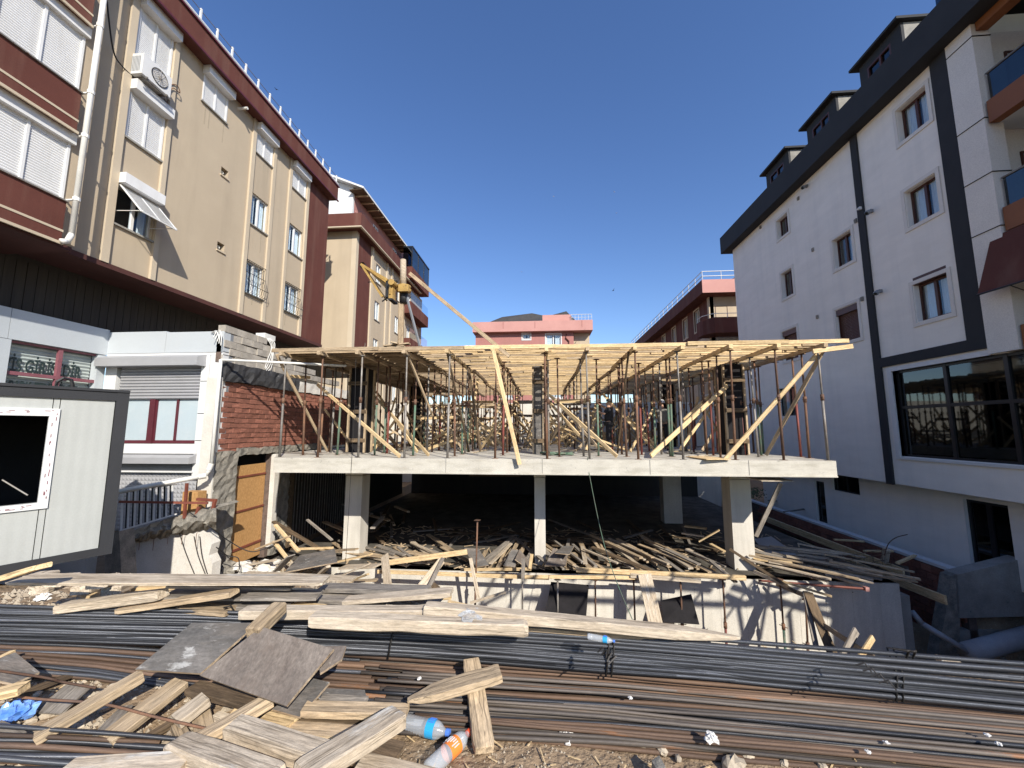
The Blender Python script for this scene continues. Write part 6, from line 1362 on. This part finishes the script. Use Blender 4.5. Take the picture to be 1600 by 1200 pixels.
sp = MB(); random.seed(90)
for k in range(700):
    x = rnd(-4,2); y = rnd(1.6,4.2); a = rnd(0,3.14); l = rnd(.02,.09); z = gz(x,y)+.006+rnd(0,.01); d = Vector((math.cos(a),math.sin(a),rnd(-.1,.1)))*l; sp.beam((x,y,z),Vector((x,y,z))+d,.006,.003)
tag(sp.build('wood_splinters', M['w_new']), 'wood splinters scattered over the dirt', 'splinters', kind='stuff')
# splinters and dust on the basement slab
sp = MB()
for k in range(500):
    x = rnd(-6,8.6); y = rnd(11.4,16); a = rnd(0,3.14); l = rnd(.08,.5); z = Zs+.01+rnd(0,.04); sp.beam((x,y,z),Vector((x+math.cos(a)*l,y+math.sin(a)*l,z+rnd(0,.05))),rnd(.02,.05),.015)
tag(sp.build('wood_offcuts', M['w_used']), 'small wood offcuts strewn over the basement slab', 'offcuts', kind='stuff')

random.seed(140)
for k in range(26):
    px = rnd(20,640); py = rnd(1062,1195); p = at(px,py,Z=rnd(.02,.06)); a = rnd(0,3.14); l = rnd(.08,.32)
    timber('wood_offcut', p, p+Vector((math.cos(a)*l,math.sin(a)*l,rnd(-.01,.04))), rnd(.03,.09), rnd(.015,.04), random.choice(['w_cem','w_used','w_grey','w_dark','w_new']), f'small wood offcut on the rubble between the lower left timbers, {part_of(px,20,640)} part', 'offcut', 'offcuts on the rubble', seg=2, wear=.006)
for k in range(34):
    px = rnd(330,1120); p = at(px,rnd(905,945),Y=rnd(9.2,10.6)); a = rnd(-.6,.6); l = rnd(.3,1.2)
    if px > 560: continue
    timber('timber_plank', p, p+Vector((math.cos(a)*l,math.sin(a)*l*.6,rnd(-.1,.1))), rnd(.06,.16), .035, random.choice(['w_cem','w_used','w_grey','w_new']), f'plank in the heap at the left end of the retaining wall, {part_of(px,330,560)} part', 'plank', 'planks heaped left of the retaining wall', seg=2, wear=.005)
# birds
for k,(px,py,Y_) in enumerate(((958,454,40),(432,140,30),(865,307,60),(963,333,60),(815,425,60),(960,300,60))):
    p = at(px,py,Y=Y_); s = .5 if k == 0 else .35
    b = MB().lathe([(-.28*s,.01),(-.12*s,.06*s),(.05*s,.08*s),(.2*s,.05*s),(.3*s,.01)],6)
    b.add([(-.08*s,0,.02),(.12*s,0,.02),(.05*s,.75*s,.22*s),(-.05*s,.5*s,.16*s)],[(0,1,2,3)]).add([(-.08*s,0,.02),(.12*s,0,.02),(.05*s,-.75*s,.22*s),(-.05*s,-.5*s,.16*s)],[(3,2,1,0)])
    o = b.build('bird', M['black'] if k < 2 else M['white']); o.location = p; o.rotation_euler = (R(40 if k==0 else 15),0,R(-50+k*37)); tag(o, ['dark bird gliding right of the middle of the sky','dark bird close to the left roof rail','white gull high in the middle of the sky','white gull lowest on the right','white gull above the middle building','small white gull highest in the sky'][k] , 'bird')

# ------------------------------------------------------------------ unseen timber frame, added to cast the crossed shadows on the retaining wall
SHF = empty('shadow_frame', (13,3.5,0), 'added timber frame out of view, casting the crossed shadows on the retaining wall', 'shadow frame')
def cast(px, py, Yp):
    p = at(px,py,Y=11.3); t = (11.3-Yp)/(-SUN.y); return p + SUN*t  # carries a wall shadow point back along the sun ray to the added frame
for (a,b,Yp,wd) in (((818,935),(1130,945),2.7,.17),((1020,914),(1112,923),3.2,.16),((790,958),(835,880),2.7,.12),((880,965),(930,900),2.9,.13),((838,880),(900,905),2.7,.16),((975,960),(1040,890),3.2,.12),((1050,975),(1125,895),3.6,.13),((740,965),(790,870),2.5,.12),((745,950),(815,915),2.5,.12),
    ((1143,917),(1262,953),4.2,.17),((1133,930),(1168,946),4.2,.16),((1134,966),(1182,903),4.2,.16),((1165,942),(1252,917),4.2,.16),((1153,946),(1164,1010),4.2,.11),((1203,905),(1187,1000),4.2,.10),((1268,915),(1230,962),4.2,.16),((1233,955),(1239,1020),4.2,.12),((1262,953),(1420,990),4.2,.16)):
    timber('shadow_rail', cast(*a,Yp), cast(*b,Yp), .06, wd, 'w_used', parent=SHF, up=(0,1,0))
e0 = cast(1130,945,2.7); timber('shadow_rail', e0-Vector((.2,0,0)), Vector((13,2.7,e0.z+.1)), .06,.15,'w_used',parent=SHF,up=(0,1,0))
e1 = cast(1262,953,4.2)
for x,y in ((13,2.7),(14.2,2.7)): timber('timber_post', (x,y,-.1),(x,y,6.2),.14,.14,'w_used',parent=SHF,up=(0,1,0))  # posts of the added shadow frame
